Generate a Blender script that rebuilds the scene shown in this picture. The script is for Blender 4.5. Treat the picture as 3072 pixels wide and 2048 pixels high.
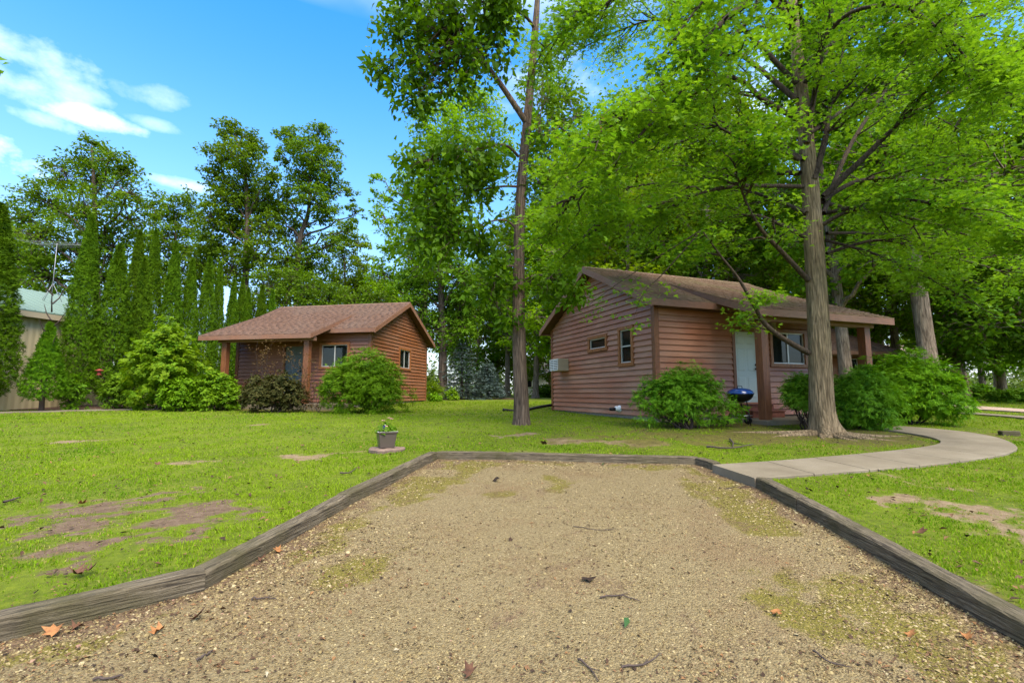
import bpy, math, random
import numpy as np
from mathutils import Vector, Matrix

# ------------------------------------------------------------------ scene, camera, sky, sun
scene = bpy.context.scene
for o in list(bpy.data.objects):
    bpy.data.objects.remove(o)
COL = scene.collection
EYE = 1.4
FPX, CX, CY, HOR = 1450.0, 1536.0, 1024.0, 1180.0
TILT = math.atan((HOR - CY) / FPX)
cam_data = bpy.data.cameras.new("camera")
cam_data.sensor_width = 36.0
cam_data.lens = 36.0 * FPX / 3072.0
cam_data.clip_start = 0.05
cam_data.clip_end = 2000.0
cam = bpy.data.objects.new("camera", cam_data)
COL.objects.link(cam)
cam.location = (0, 0, EYE)
cam.rotation_euler = (math.pi / 2 + TILT, 0, 0)
scene.camera = cam

SUN_EL, SUN_AZ = math.radians(52), math.radians(150)      # azimuth clockwise from the view direction (+Y)
world = bpy.data.worlds.new("World")
scene.world = world
world.use_nodes = True


def build_world():
    nt = world.node_tree
    nt.nodes.clear()
    N, L = nt.nodes.new, nt.links.new
    out = N('ShaderNodeOutputWorld')
    bg = N('ShaderNodeBackground')
    bg.inputs[1].default_value = SKY_STRENGTH
    sky = N('ShaderNodeTexSky')
    sky.sky_type = 'NISHITA'
    sky.sun_disc = False
    sky.sun_elevation = SUN_EL
    sky.sun_rotation = SUN_AZ
    sky.altitude = 200
    sky.air_density = 1.0
    sky.dust_density = 1.2
    sky.ozone_density = 3.0
    hs = N('ShaderNodeHueSaturation')
    hs.inputs['Hue'].default_value = 0.5
    hs.inputs['Saturation'].default_value = 1.40
    L(sky.outputs[0], hs.inputs['Color'])
    tc = N('ShaderNodeTexCoord')

    def math_(op, a, b=None, c=None, clamp=False):
        m = N('ShaderNodeMath')
        m.operation = op
        m.use_clamp = clamp
        for i, v in enumerate((a, b, c)):
            if v is None:
                continue
            if isinstance(v, (int, float)):
                m.inputs[i].default_value = v
            else:
                L(v, m.inputs[i])
        return m.outputs[0]

    def dot(vec):
        m = N('ShaderNodeVectorMath')
        m.operation = 'DOT_PRODUCT'
        L(tc.outputs['Generated'], m.inputs[0])
        m.inputs[1].default_value = vec
        return m.outputs['Value']

    nz = N('ShaderNodeTexNoise')
    nz.inputs['Scale'].default_value = 13.0
    nz.inputs['Detail'].default_value = 7.0
    nz.inputs['Roughness'].default_value = 0.6
    mp = N('ShaderNodeMapping')
    mp.inputs['Scale'].default_value = (1, 1, 1.5)
    L(tc.outputs['Generated'], mp.inputs[0])
    L(mp.outputs[0], nz.inputs['Vector'])
    nse = math_('SUBTRACT', nz.outputs['Fac'], 0.5)
    total = None
    # individual fair-weather clouds standing in the sky (direction, half width, half height, density)
    for px, py, wa, wb, dens in ((90, 175, .085, .03, .34), (20, 245, .085, .03, .30), (195, 255, .05, .018, .24), (265, 355, .065, .017, .5),
                                 (140, 362, .05, .012, .28), (465, 372, .035, .010, .18), (545, 552, .05, .012, .30),
                                 (1640, 250, .10, .06, .22), (440, 280, .05, .02, .2), (2250, 330, .2, .1, .3),
                                 (-700, 300, .2, .06, .6), (3900, 200, .25, .08, .6)):
        d = ray(px, py)
        d = d / np.linalg.norm(d)
        r = np.array((d[1], -d[0], 0.0))
        r /= np.linalg.norm(r)
        u = np.cross(r, d)
        a = math_('DIVIDE', dot(tuple(r)), wa)
        b = math_('DIVIDE', dot(tuple(u)), wb)
        q = math_('ADD', math_('MULTIPLY', a, a), math_('MULTIPLY', b, b))
        front = math_('GREATER_THAN', dot(tuple(d)), 0.0)
        v = math_('SUBTRACT', 1.0, q)
        v = math_('MULTIPLY_ADD', nse, 4.2, v)
        v = math_('MULTIPLY', v, 0.6, clamp=True)
        v = math_('MULTIPLY', math_('MULTIPLY', v, dens), front)
        total = v if total is None else math_('MAXIMUM', total, v)
    # broken cloud layer added out of view overhead, to whiten and fill ambient light
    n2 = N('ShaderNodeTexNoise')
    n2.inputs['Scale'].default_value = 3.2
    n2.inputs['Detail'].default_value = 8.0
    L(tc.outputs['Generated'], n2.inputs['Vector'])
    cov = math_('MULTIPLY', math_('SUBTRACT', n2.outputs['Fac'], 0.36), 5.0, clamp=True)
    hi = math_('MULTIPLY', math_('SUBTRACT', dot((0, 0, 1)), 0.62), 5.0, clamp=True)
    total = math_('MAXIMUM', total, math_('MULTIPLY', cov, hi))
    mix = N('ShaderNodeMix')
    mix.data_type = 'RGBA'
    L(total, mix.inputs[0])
    # pale haze towards the horizon
    inv = math_('SUBTRACT', 1.0, dot((0, 0, 1)), clamp=True)
    hz = N('ShaderNodeMix')
    hz.data_type = 'RGBA'
    L(math_('MULTIPLY', math_('POWER', inv, 3.4), 1.0, clamp=True), hz.inputs[0])
    L(hs.outputs[0], hz.inputs[6])
    hz.inputs[7].default_value = (HAZE * .96, HAZE, HAZE * 1.06, 1)
    L(hz.outputs[2], mix.inputs[6])
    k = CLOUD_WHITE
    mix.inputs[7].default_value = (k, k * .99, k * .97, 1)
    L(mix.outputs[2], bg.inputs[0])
    L(bg.outputs[0], out.inputs[0])


def ray(x, y):
    cx, cy = (x - CX) / FPX, -(y - CY) / FPX
    c, s = math.cos(TILT), math.sin(TILT)
    return np.array((cx, c - s * cy, s + c * cy))


def P(x, y, d):
    """world point at depth d (metres along +Y) behind photo pixel x, y"""
    r = ray(x, y)
    return np.array((0, 0, EYE)) + r * (d / r[1])


SKY_STRENGTH = 0.15
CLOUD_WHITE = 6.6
HAZE = 2.1
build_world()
sun_data = bpy.data.lights.new("sun", 'SUN')
sun_data.energy = 2.0
sun_data.angle = math.radians(38)
sun_data.color = (1.0, 0.90, 0.74)
sun = bpy.data.objects.new("sun", sun_data)
COL.objects.link(sun)
sd = Vector((math.sin(SUN_AZ) * math.cos(SUN_EL), math.cos(SUN_AZ) * math.cos(SUN_EL), math.sin(SUN_EL)))
sun.rotation_euler = sd.to_track_quat('Z', 'Y').to_euler()
sun.location = (0, 0, 40)
vs = scene.view_settings
vs.view_transform = 'Standard'
vs.look = 'None'
vs.exposure = 1.76
vs.gamma = 1.0
vs.use_curve_mapping = False
scene.cycles.max_bounces = 6
scene.cycles.transparent_max_bounces = 8
scene.cycles.caustics_reflective = False
scene.cycles.caustics_refractive = False

# ------------------------------------------------------------------ helpers
rng = np.random.default_rng(11)


def mesh_np(name, V, F, mat, rnd=None, attrs=None, smooth=False):
    me = bpy.data.meshes.new(name)
    V = np.asarray(V, np.float32)
    F = np.asarray(F, np.int32)
    n, m, k = len(V), len(F), F.shape[1]
    me.vertices.add(n)
    me.vertices.foreach_set('co', V.ravel())
    me.loops.add(m * k)
    me.loops.foreach_set('vertex_index', F.ravel())
    me.polygons.add(m)
    me.polygons.foreach_set('loop_start', np.arange(0, m * k, k, dtype=np.int32))
    if smooth:
        me.polygons.foreach_set('use_smooth', np.ones(m, bool))
    me.update(calc_edges=True)
    if rnd is not None:
        a = me.attributes.new('rnd', 'FLOAT', 'POINT')
        a.data.foreach_set('value', np.asarray(rnd, np.float32))
    for k2, v in (attrs or {}).items():
        a = me.attributes.new(k2, 'FLOAT', 'POINT')
        a.data.foreach_set('value', np.asarray(v, np.float32))
    me.materials.append(mat)
    return me


def add(name, me, parent=None, loc=None, label=None, cat=None, group=None, kind=None, rotz=None, bevel=0):
    o = bpy.data.objects.new(name, me)
    COL.objects.link(o)
    if parent is not None:
        o.parent = parent
    if loc is not None:
        o.location = [float(q) for q in loc]
    if rotz is not None:
        o.rotation_euler = (0, 0, rotz)
    if label:
        o['label'] = label
    if cat:
        o['category'] = cat
    if group:
        o['group'] = group
    if kind:
        o['kind'] = kind
    if bevel:
        b = o.modifiers.new('bevel', 'BEVEL')
        b.width = bevel
        b.segments = 1
        b.limit_method = 'ANGLE'
    return o


def thing(name, label, cat, loc=(0, 0, 0), rotz=0.0, group=None):
    return add(name, None, loc=loc, rotz=rotz, label=label, cat=cat, group=group)


class MB:
    """collects simple solids; build() links them as one mesh object"""
    def __init__(self):
        self.V, self.F, self.S = [], [], []

    def poly(self, V, F, smooth=False):
        b = len(self.V)
        self.V.extend([tuple(float(c) for c in v) for v in V])
        self.F.extend([tuple(i + b for i in f) for f in F])
        self.S.extend([smooth] * len(F))
        return self

    def box(self, x0, x1, y0, y1, z0, z1):
        V = [(x, y, z) for z in (z0, z1) for y in (y0, y1) for x in (x0, x1)]
        return self.poly(V, [(0, 2, 3, 1), (4, 5, 7, 6), (0, 1, 5, 4), (2, 6, 7, 3), (0, 4, 6, 2), (1, 3, 7, 5)])

    def prism(self, pts, vec):
        """closed planar outline extruded along vec"""
        n = len(pts)
        A = [tuple(p) for p in pts]
        B = [(p[0] + vec[0], p[1] + vec[1], p[2] + vec[2]) for p in pts]
        F = [tuple(range(n))[::-1], tuple(range(n, 2 * n))]
        F += [(i, (i + 1) % n, n + (i + 1) % n, n + i) for i in range(n)]
        return self.poly(A + B, F)

    def tube(self, pts, rad, sides=8, cap=True):
        V, F = tube(pts, rad, sides)
        n = len(pts)
        F = [tuple(f) for f in F]
        if cap:
            F += [tuple(range(sides))[::-1], tuple(range((n - 1) * sides, n * sides))]
        return self.poly(V, F, True)

    def lathe(self, prof, center=(0, 0, 0), sides=20, axis='z'):
        V, F = [], []
        for r, z in prof:
            for k in range(sides):
                a = 2 * math.pi * k / sides
                p = (r * math.cos(a), r * math.sin(a), z)
                if axis == 'x':
                    p = (p[2], p[0], p[1])
                if axis == 'y':
                    p = (p[0], p[2], p[1])
                V.append((p[0] + center[0], p[1] + center[1], p[2] + center[2]))
        for i in range(len(prof) - 1):
            for k in range(sides):
                k2 = (k + 1) % sides
                F.append((i * sides + k, i * sides + k2, (i + 1) * sides + k2, (i + 1) * sides + k))
        return self.poly(V, F, True)

    def mesh(self, name, mat):
        me = bpy.data.meshes.new(name)
        me.from_pydata(self.V, [], self.F)
        me.polygons.foreach_set('use_smooth', np.array(self.S, bool))
        me.materials.append(mat)
        me.update()
        return me

    def build(self, name, mat, parent=None, **kw):
        return add(name, self.mesh(name, mat), parent, **kw)


def tube(pts, rad, sides=6, shape=None):
    pts = np.asarray(pts, float)
    n = len(pts)
    rad = np.broadcast_to(np.asarray(rad, float), (n,))
    T = np.gradient(pts, axis=0)
    T /= np.linalg.norm(T, axis=1)[:, None] + 1e-9
    ref = np.array((0, 0, 1.0)) if abs(T[:, 2]).mean() < 0.8 else np.array((1.0, 0, 0))
    A = np.cross(T, ref)
    A /= np.linalg.norm(A, axis=1)[:, None] + 1e-9
    B = np.cross(T, A)
    ang = np.arange(sides) * 2 * math.pi / sides
    ca, sa = np.cos(ang), np.sin(ang)
    R = rad[:, None] * (np.ones((n, sides)) if shape is None else shape)
    V = pts[:, None, :] + R[:, :, None] * (ca[None, :, None] * A[:, None, :] + sa[None, :, None] * B[:, None, :])
    i = np.arange(n - 1)[:, None] * sides
    k = np.arange(sides)[None, :]
    k2 = (k + 1) % sides
    F = np.stack([i + k, i + k2, i + sides + k2, i + sides + k], -1).reshape(-1, 4)
    return V.reshape(-1, 3), F


class Wood:
    """branches collected as quads"""
    def __init__(self):
        self.V, self.F, self.n = [], [], 0

    def add(self, pts, rad, sides=5, shape=None):
        V, F = tube(pts, rad, sides, shape)
        self.V.append(V)
        self.F.append(F + self.n)
        self.n += len(V)

    def mesh(self, name, mat):
        return mesh_np(name, np.concatenate(self.V), np.concatenate(self.F), mat, smooth=True)


def unit(v):
    v = np.asarray(v, float)
    return v / (np.linalg.norm(v, axis=-1, keepdims=True) + 1e-9)


def frames(Z, spin_dir=None, r=None):
    """rotation matrices (columns x,y,z) with z = leaf normal, y = leaf direction"""
    r = r or rng
    Z = unit(Z)
    if spin_dir is None:
        spin_dir = r.normal(size=Z.shape)
    Y = spin_dir - (spin_dir * Z).sum(1)[:, None] * Z
    Y = unit(Y)
    X = np.cross(Y, Z)
    return np.stack([X, Y, Z], -1)


def scatter(TV, TF, pos, R, s, name, mat, r=None):
    r = r or rng
    N, K = len(pos), len(TV)
    s = np.broadcast_to(np.asarray(s, float), (N,))
    V = np.einsum('nij,kj->nki', R, TV) * s[:, None, None] + pos[:, None, :]
    F = (TF[None] + (np.arange(N) * K)[:, None, None]).reshape(-1, TF.shape[1])
    rnd = np.repeat(r.random(N), K)
    return mesh_np(name, V.reshape(-1, 3), F, mat, rnd)


MAPLE_V = np.array([(0, 0, 0), (.5, .22, -.06), (.2, .42, 0), (.06, .95, -.12), (-.06, .95, -.12), (-.2, .42, 0), (-.5, .22, -.06)], float)
MAPLE_F = np.array([(0, 1, 2), (0, 2, 3), (0, 4, 5), (0, 5, 6)])
OVAL_V = np.array([(0, 0, 0), (.26, .42, .05), (0, 1, -.14), (-.26, .42, .05), (0, .45, -.02)], float)
OVAL_F = np.array([(0, 1, 4), (1, 2, 4), (0, 4, 3), (4, 2, 3)])
RHOMB_V = np.array([(0, 0, 0), (.3, .45, .04), (0, 1, -.08), (-.3, .45, .04)], float)
RHOMB_F = np.array([(0, 1, 2), (0, 2, 3)])
FROND_V = np.array([(0, 0, 0), (.07, .5, 0), (0, 1, -.1), (-.07, .5, 0), (.32, .62, -.02), (.10, .35, 0), (-.32, .62, -.02), (-.10, .35, 0)], float)
FROND_F = np.array([(0, 1, 2), (0, 2, 3), (0, 4, 5), (0, 7, 6)])
STAR_V = np.array([(0, .3, 0), (.14, .02, .04), (.5, .12, .1), (.24, .34, .02), (.46, .66, .12), (.14, .62, .0), (0, 1, .14),
                   (-.14, .62, 0), (-.46, .66, .12), (-.24, .34, .02), (-.5, .12, .1), (-.14, .02, .04)], float)
STAR_F = np.array([(0, i, i % 11 + 1) for i in range(1, 12)])


def hash2(ix, iy, seed):
    h = (ix * 374761393 + iy * 668265263 + seed * 974634777) & 0xffffffff
    h = ((h ^ (h >> 13)) * 1274126177) & 0xffffffff
    return ((h ^ (h >> 16)) & 0xffff) / 65535.0


def vnoise(x, y, seed=0, octaves=3):
    x, y = np.asarray(x, float), np.asarray(y, float)
    t, amp, tot = 0, 1.0, 0
    for o in range(octaves):
        ix, iy = np.floor(x).astype(np.int64), np.floor(y).astype(np.int64)
        fx, fy = x - ix, y - iy
        fx, fy = fx * fx * (3 - 2 * fx), fy * fy * (3 - 2 * fy)
        a, b = hash2(ix, iy, seed + o), hash2(ix + 1, iy, seed + o)
        c, d = hash2(ix, iy + 1, seed + o), hash2(ix + 1, iy + 1, seed + o)
        t = t + amp * ((a * (1 - fx) + b * fx) * (1 - fy) + (c * (1 - fx) + d * fx) * fy)
        tot += amp
        amp *= .5
        x, y = x * 2.03 + 17.1, y * 2.03 + 5.7
    return t / tot


def inside(px, py, poly):
    px, py = np.asarray(px), np.asarray(py)
    res = np.zeros(px.shape, bool)
    n = len(poly)
    for i in range(n):
        x0, y0 = poly[i][0], poly[i][1]
        x1, y1 = poly[(i + 1) % n][0], poly[(i + 1) % n][1]
        c = (y0 > py) != (y1 > py)
        if y1 != y0:
            res ^= c & (px < (x1 - x0) * (py - y0) / (y1 - y0) + x0)
    return res


# ------------------------------------------------------------------ materials
class NT:
    def __init__(self, name):
        self.m = bpy.data.materials.new(name)
        self.m.use_nodes = True
        self.t = self.m.node_tree
        self.b = self.t.nodes['Principled BSDF']
        self.out = self.t.nodes['Material Output']
        self.co = None

    def n(self, typ, **kw):
        nd = self.t.nodes.new(typ)
        for k, v in kw.items():
            setattr(nd, k, v)
        return nd

    def l(self, a, b):
        self.t.links.new(a, b)

    def coord(self, scale=(1, 1, 1), kind='Object'):
        tc = self.n('ShaderNodeTexCoord')
        mp = self.n('ShaderNodeMapping')
        mp.inputs['Scale'].default_value = scale
        self.l(tc.outputs[kind], mp.inputs[0])
        return mp.outputs[0]

    def world(self, scale=(1, 1, 1)):
        g = self.n('ShaderNodeNewGeometry')
        mp = self.n('ShaderNodeMapping')
        mp.inputs['Scale'].default_value = scale
        self.l(g.outputs['Position'], mp.inputs[0])
        return mp.outputs[0]

    def noise(self, vec, scale, detail=4, rough=.6, dist=0):
        nd = self.n('ShaderNodeTexNoise')
        nd.inputs['Scale'].default_value = scale
        nd.inputs['Detail'].default_value = detail
        nd.inputs['Roughness'].default_value = rough
        nd.inputs['Distortion'].default_value = dist
        if vec is not None:
            self.l(vec, nd.inputs['Vector'])
        return nd.outputs['Fac']

    def voro(self, vec, scale, out='Distance', feature='F1'):
        nd = self.n('ShaderNodeTexVoronoi', feature=feature)
        nd.inputs['Scale'].default_value = scale
        self.l(vec, nd.inputs['Vector'])
        return nd.outputs[out]

    def ramp(self, fac, stops):
        nd = self.n('ShaderNodeValToRGB')
        e = nd.color_ramp.elements
        while len(e) < len(stops):
            e.new(0.5)
        for el, (p, c) in zip(e, stops):
            el.position = p
            el.color = (*c, 1)
        self.l(fac, nd.inputs[0])
        return nd.outputs[0]

    def attr(self, name, out='Fac'):
        nd = self.n('ShaderNodeAttribute', attribute_name=name)
        return nd.outputs[out]

    def mix(self, fac, a, b, mode='MIX'):
        nd = self.n('ShaderNodeMix', data_type='RGBA', blend_type=mode)
        for v, s in ((fac, nd.inputs[0]), (a, nd.inputs[6]), (b, nd.inputs[7])):
            if isinstance(v, (int, float)):
                s.default_value = v
            elif isinstance(v, tuple):
                s.default_value = (*v, 1)
            else:
                self.l(v, s)
        return nd.outputs[2]

    def math(self, op, a, b=0.0, clamp=False):
        nd = self.n('ShaderNodeMath', operation=op, use_clamp=clamp)
        for v, s in ((a, nd.inputs[0]), (b, nd.inputs[1])):
            if isinstance(v, (int, float)):
                s.default_value = v
            else:
                self.l(v, s)
        return nd.outputs[0]

    def bump(self, h, strength=.5, dist=.02):
        nd = self.n('ShaderNodeBump')
        nd.inputs['Strength'].default_value = strength
        nd.inputs['Distance'].default_value = dist
        self.l(h, nd.inputs['Height'])
        self.l(nd.outputs[0], self.b.inputs['Normal'])
        return nd.outputs[0]

    def fin(self, col, rough=.7, metal=0.0, spec=.4):
        s = self.b.inputs['Base Color']
        if isinstance(col, tuple):
            s.default_value = (*col, 1)
        else:
            self.l(col, s)
        if isinstance(rough, (int, float)):
            self.b.inputs['Roughness'].default_value = rough
        else:
            self.l(rough, self.b.inputs['Roughness'])
        self.b.inputs['Metallic'].default_value = metal
        self.b.inputs['Specular IOR Level'].default_value = spec
        return self.m


def leaf_mat(name, dark, mid, light, trans=.45, rough=.45, spec=.3, big=.25, dry=None):
    t = NT(name)
    c = t.ramp(t.attr('rnd'), [(0, dark), (.5, mid), (1, light)] if dry is None else [(0, dark), (.5, mid), (.93, light), (.97, dry)])
    n = t.noise(t.world(), big, 2)
    oi = t.n('ShaderNodeObjectInfo').outputs['Random']
    c = t.mix(t.ramp(n, [(.35, (0, 0, 0)), (.65, (1, 1, 1))]), c, tuple(.45 * a + .55 * b for a, b in zip(mid, light)))
    hv = t.n('ShaderNodeHueSaturation')
    t.l(c, hv.inputs['Color'])
    t.l(t.math('ADD', t.math('MULTIPLY', oi, .36), .84), hv.inputs['Value'])
    t.l(t.math('ADD', t.math('MULTIPLY', oi, .018), .494), hv.inputs['Hue'])
    c = hv.outputs[0]
    m = t.fin(c, rough, 0, spec)
    tr = t.n('ShaderNodeBsdfTranslucent')
    tc = t.mix(1.0, c, (1.0, 1.0, .35), 'MULTIPLY')
    t.l(tc, tr.inputs[0])
    mx = t.n('ShaderNodeMixShader')
    mx.inputs[0].default_value = trans
    t.l(t.b.outputs[0], mx.inputs[1])
    t.l(tr.outputs[0], mx.inputs[2])
    t.l(mx.outputs[0], t.out.inputs[0])
    return m


def bark_mat(name, dark, light, scale=14, stretch=.16, bump=.9, fis_w=.3):
    t = NT(name)
    v = t.coord((1, 1, stretch))
    a = t.noise(v, scale, 6, .65, .6)
    b = t.noise(t.coord((1, 1, .6)), 3.0, 3)
    f = t.math('MULTIPLY_ADD' if False else 'ADD', t.math('MULTIPLY', a, .8), t.math('MULTIPLY', b, .25))
    fis = t.voro(t.coord((1, 1, stretch * .8)), scale * .8, 'Distance', 'DISTANCE_TO_EDGE')
    f = t.math('MULTIPLY', f, t.math('ADD', t.math('MULTIPLY', t.ramp(fis, [(0, (0, 0, 0)), (.16, (1, 1, 1))]), fis_w), 1.05 - fis_w))
    c = t.ramp(f, [(.30, dark), (.48, tuple((x + y) / 2 for x, y in zip(dark, light))), (.66, light)])
    t.bump(f, bump, .06)
    return t.fin(c, .9, 0, .2)


def plain(name, col, rough=.6, metal=0.0, spec=.4, var=.0, scale=8):
    t = NT(name)
    c = col
    if var:
        n = t.noise(t.coord(), scale, 5)
        c = t.ramp(n, [(.3, tuple(x * (1 - var) for x in col)), (.7, tuple(min(1, x * (1 + var)) for x in col))])
        t.bump(n, .15, .01)
    return t.fin(c, rough, metal, spec)


def siding_mat(name, base, grey, red):
    t = NT(name)
    oi = t.n('ShaderNodeObjectInfo').outputs['Random']
    v = t.coord((.5, .5, 12))
    g = t.noise(v, 6, 6, .65, .3)
    w = t.world((.35, .35, 1.0))
    big = t.noise(w, 1.6, 4, .6, .4)
    c = t.ramp(g, [(.28, tuple(x * .62 for x in base)), (.55, base), (.78, tuple(min(1, x * 1.35) for x in base))])
    c = t.mix(t.ramp(big, [(.42, (0, 0, 0)), (.66, (.75, .75, .75))]), c, grey)
    c = t.mix(t.math('MULTIPLY', oi, .45), c, red)
    t.bump(g, .25, .006)
    r = t.ramp(big, [(.3, (.38,) * 3), (.7, (.6,) * 3)])
    return t.fin(c, r, 0, .5)


M = {}
M['siding'] = siding_mat('stained_siding', (.300, .116, .052), (.400, .225, .135), (.355, .112, .046))
M['siding_warm'] = siding_mat('stained_siding_warm', (.230, .085, .034), (.250, .125, .070), (.270, .095, .036))
t = NT('cedar_trim')
g = t.noise(t.coord((3, 3, .7)), 5, 6, .6, .5)
M['trim'] = t.fin(t.ramp(g, [(.3, (.16, .055, .018)), (.6, (.30, .115, .035)), (.8, (.38, .165, .06))]), .5, 0, .4)
t = NT('weathered_fascia')
g = t.noise(t.coord((1.2, 1.2, 9)), 4, 6, .65, .4)
g2 = t.noise(t.world((.5, .5, .5)), 1.6, 3)
c = t.ramp(g, [(.3, (.150, .070, .040)), (.6, (.250, .115, .062)), (.8, (.31, .17, .11))])
c = t.mix(t.ramp(g2, [(.42, (0, 0, 0)), (.7, (.5, .5, .5))]), c, (.22, .14, .10))
t.bump(g, .2, .005)
M['fascia'] = t.fin(c, .55, 0, .4)
t = NT('boxed_post')
g = t.noise(t.coord((6, 6, .5)), 5, 6, .6, .6)
M['post'] = t.fin(t.ramp(g, [(.3, (.115, .045, .02)), (.6, (.22, .082, .03)), (.8, (.30, .125, .05))]), .5, 0, .4)
M['soffit'] = plain('soffit_boards', (.085, .035, .02), .7, var=.25)


def shingle_mat(name, a, b, c3, moss):
    t = NT(name)
    r = t.attr('rnd')
    f = t.noise(t.coord(), 90, 3)
    big = t.noise(t.world(), .55, 4, .6, .5)
    c = t.ramp(r, [(0, a), (.5, b), (1, c3)])
    c = t.mix(t.ramp(f, [(.3, (0, 0, 0)), (.75, (.5, .5, .5))]), c, tuple(x * 1.5 for x in b))
    c = t.mix(t.ramp(big, [(.46, (0, 0, 0)), (.66, (.8, .8, .8))]), c, moss)
    t.bump(f, .6, .006)
    return t.fin(c, .95, 0, .15)


M['shingle'] = shingle_mat('brown_shingles', (.108, .062, .042), (.128, .076, .053), (.152, .092, .066), (.150, .100, .074))
M['shingle_moss'] = shingle_mat('mossy_brown_shingles', (.125, .078, .052), (.160, .102, .068), (.200, .132, .090), (.165, .135, .070))

t = NT('weathered_timber')
v = t.coord((.55, 9, 9))
g = t.noise(v, 7, 7, .7, .5)
g2 = t.noise(t.world(), 2.2, 4)
g3 = t.noise(t.coord((.35, 16, 16)), 4, 3, .5, .8)
c = t.ramp(g, [(.28, (.034, .026, .016)), (.5, (.125, .100, .064)), (.72, (.235, .195, .132))])
c = t.mix(t.ramp(g3, [(.36, (1, 1, 1)), (.44, (0, 0, 0))]), c, (.045, .036, .026))
c = t.mix(t.ramp(g2, [(.45, (0, 0, 0)), (.7, (.7, .7, .7))]), c, (.065, .058, .022))
t.bump(t.math('ADD', g, t.math('MULTIPLY', g3, .7)), .9, .02)
M['timber'] = t.fin(c, .9, 0, .2)

t = NT('concrete')
n1 = t.noise(t.world(), 1.4, 5, .65)
n2 = t.noise(t.world(), 70, 4, .7)
c = t.ramp(n1, [(.3, (.150, .122, .080)), (.55, (.200, .166, .112)), (.75, (.245, .208, .148))])
c = t.mix(t.ramp(n2, [(.3, (.5, .5, .5)), (.6, (0, 0, 0))]), c, (.12, .098, .068))
t.bump(n2, .3, .005)
M['concrete'] = t.fin(c, .9, 0, .25)
M['foundation'] = plain('foundation_block', (.30, .24, .18), .95, var=.3, scale=14)

# lawn soil: attribute dirt picks the bare soil, moss the mossy floor, sand the paler soil
t = NT('lawn_soil')
n1 = t.noise(t.world(), .9, 4, .6)
n2 = t.noise(t.world(), 13, 5, .7)
n3 = t.noise(t.world(), 80, 4, .7)
g = t.ramp(n2, [(.3, (.050, .058, .008)), (.5, (.085, .120, .007)), (.75, (.165, .190, .014))])
g = t.mix(t.ramp(n1, [(.4, (0, 0, 0)), (.65, (.6, .6, .6))]), g, (.140, .180, .010))
n4 = t.math('ADD', t.math('MULTIPLY', n3, .4), t.math('MULTIPLY', t.noise(t.world(), 9, 6, .7, .5), .6))
d1 = t.ramp(n4, [(.3, (.095, .065, .032)), (.5, (.21, .150, .085)), (.68, (.30, .23, .145))])
d2 = t.ramp(n4, [(.3, (.055, .036, .020)), (.5, (.135, .090, .056)), (.68, (.215, .155, .105))])
d = t.mix(t.attr('purple'), d1, d2)
dm = t.math('ADD', t.attr('dirt'), t.math('MULTIPLY', t.math('SUBTRACT', t.noise(t.world(), 22, 6, .75), .5), 1.5))
g = t.mix(t.ramp(dm, [(.38, (0, 0, 0)), (.7, (1, 1, 1))]), g, d)
ms = t.ramp(n4, [(.3, (.045, .034, .016)), (.45, (.085, .070, .022)), (.55, (.120, .110, .018)), (.7, (.17, .115, .055))])
g = t.mix(t.attr('moss'), g, ms)
t.bump(n3, .8, .02)
M['lawn'] = t.fin(g, .95, 0, .15)

t = NT('pea_gravel')
w = t.world()
n1 = t.noise(w, .8, 5, .6)
n2 = t.noise(w, 38, 6, .8)
vo = t.voro(w, 85, 'Color')
vd = t.voro(w, 85, 'Distance')
c = t.ramp(n2, [(.3, (.060, .040, .018)), (.5, (.205, .155, .070)), (.68, (.33, .265, .130))])
c = t.mix(.35, c, t.ramp(vo, [(0, (.10, .068, .036)), (.5, (.26, .195, .10)), (1, (.38, .31, .18))]))
c = t.mix(t.ramp(t.math('ADD', n1, t.math('MULTIPLY', t.math('SUBTRACT', t.noise(w, 16, 6, .8), .5), .6)), [(.50, (0, 0, 0)), (.72, (.5, .5, .5))]), c, (.17, .096, .045))
fn = t.math('MULTIPLY', t.math('SUBTRACT', t.noise(w, 24, 6, .8), .5), 2.4)
c = t.mix(t.ramp(t.math('ADD', t.attr('moss'), fn), [(.35, (0, 0, 0)), (.75, (.9, .9, .9))]), c, t.ramp(n2, [(.3, (.075, .065, .012)), (.6, (.195, .165, .022)), (.8, (.25, .19, .07))]))
c = t.mix(t.ramp(t.math('ADD', t.attr('litter'), fn), [(.3, (0, 0, 0)), (.8, (.9, .9, .9))]), c, t.ramp(n2, [(.3, (.07, .042, .026)), (.6, (.17, .105, .062)), (.8, (.27, .18, .11))]))
hh = t.math('SUBTRACT', t.math('MULTIPLY', n2, .8), t.math('MULTIPLY', vd, .9))
t.bump(hh, .9, .02)
M['gravel'] = t.fin(c, .95, 0, .2)
t = NT('loose_stones')
c = t.ramp(t.attr('rnd'), [(0, (.045, .028, .015)), (.2, (.11, .074, .030)), (.5, (.20, .148, .062)), (.85, (.275, .215, .095)), (.97, (.34, .28, .155)), (1, (.24, .13, .09))])
M['stones'] = t.fin(c, .85, 0, .25)
t = NT('dry_litter')
c = t.ramp(t.attr('rnd'), [(0, (.028, .018, .012)), (.4, (.075, .042, .024)), (.7, (.145, .08, .04)), (1, (.22, .115, .045))])
M['litter'] = t.fin(c, .9, 0, .2)
M['road'] = plain('gravel_road', (.36, .26, .19), .95, var=.25, scale=3)
M['mulch'] = plain('mulch', (.085, .045, .03), .95, var=.5, scale=30)

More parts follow.
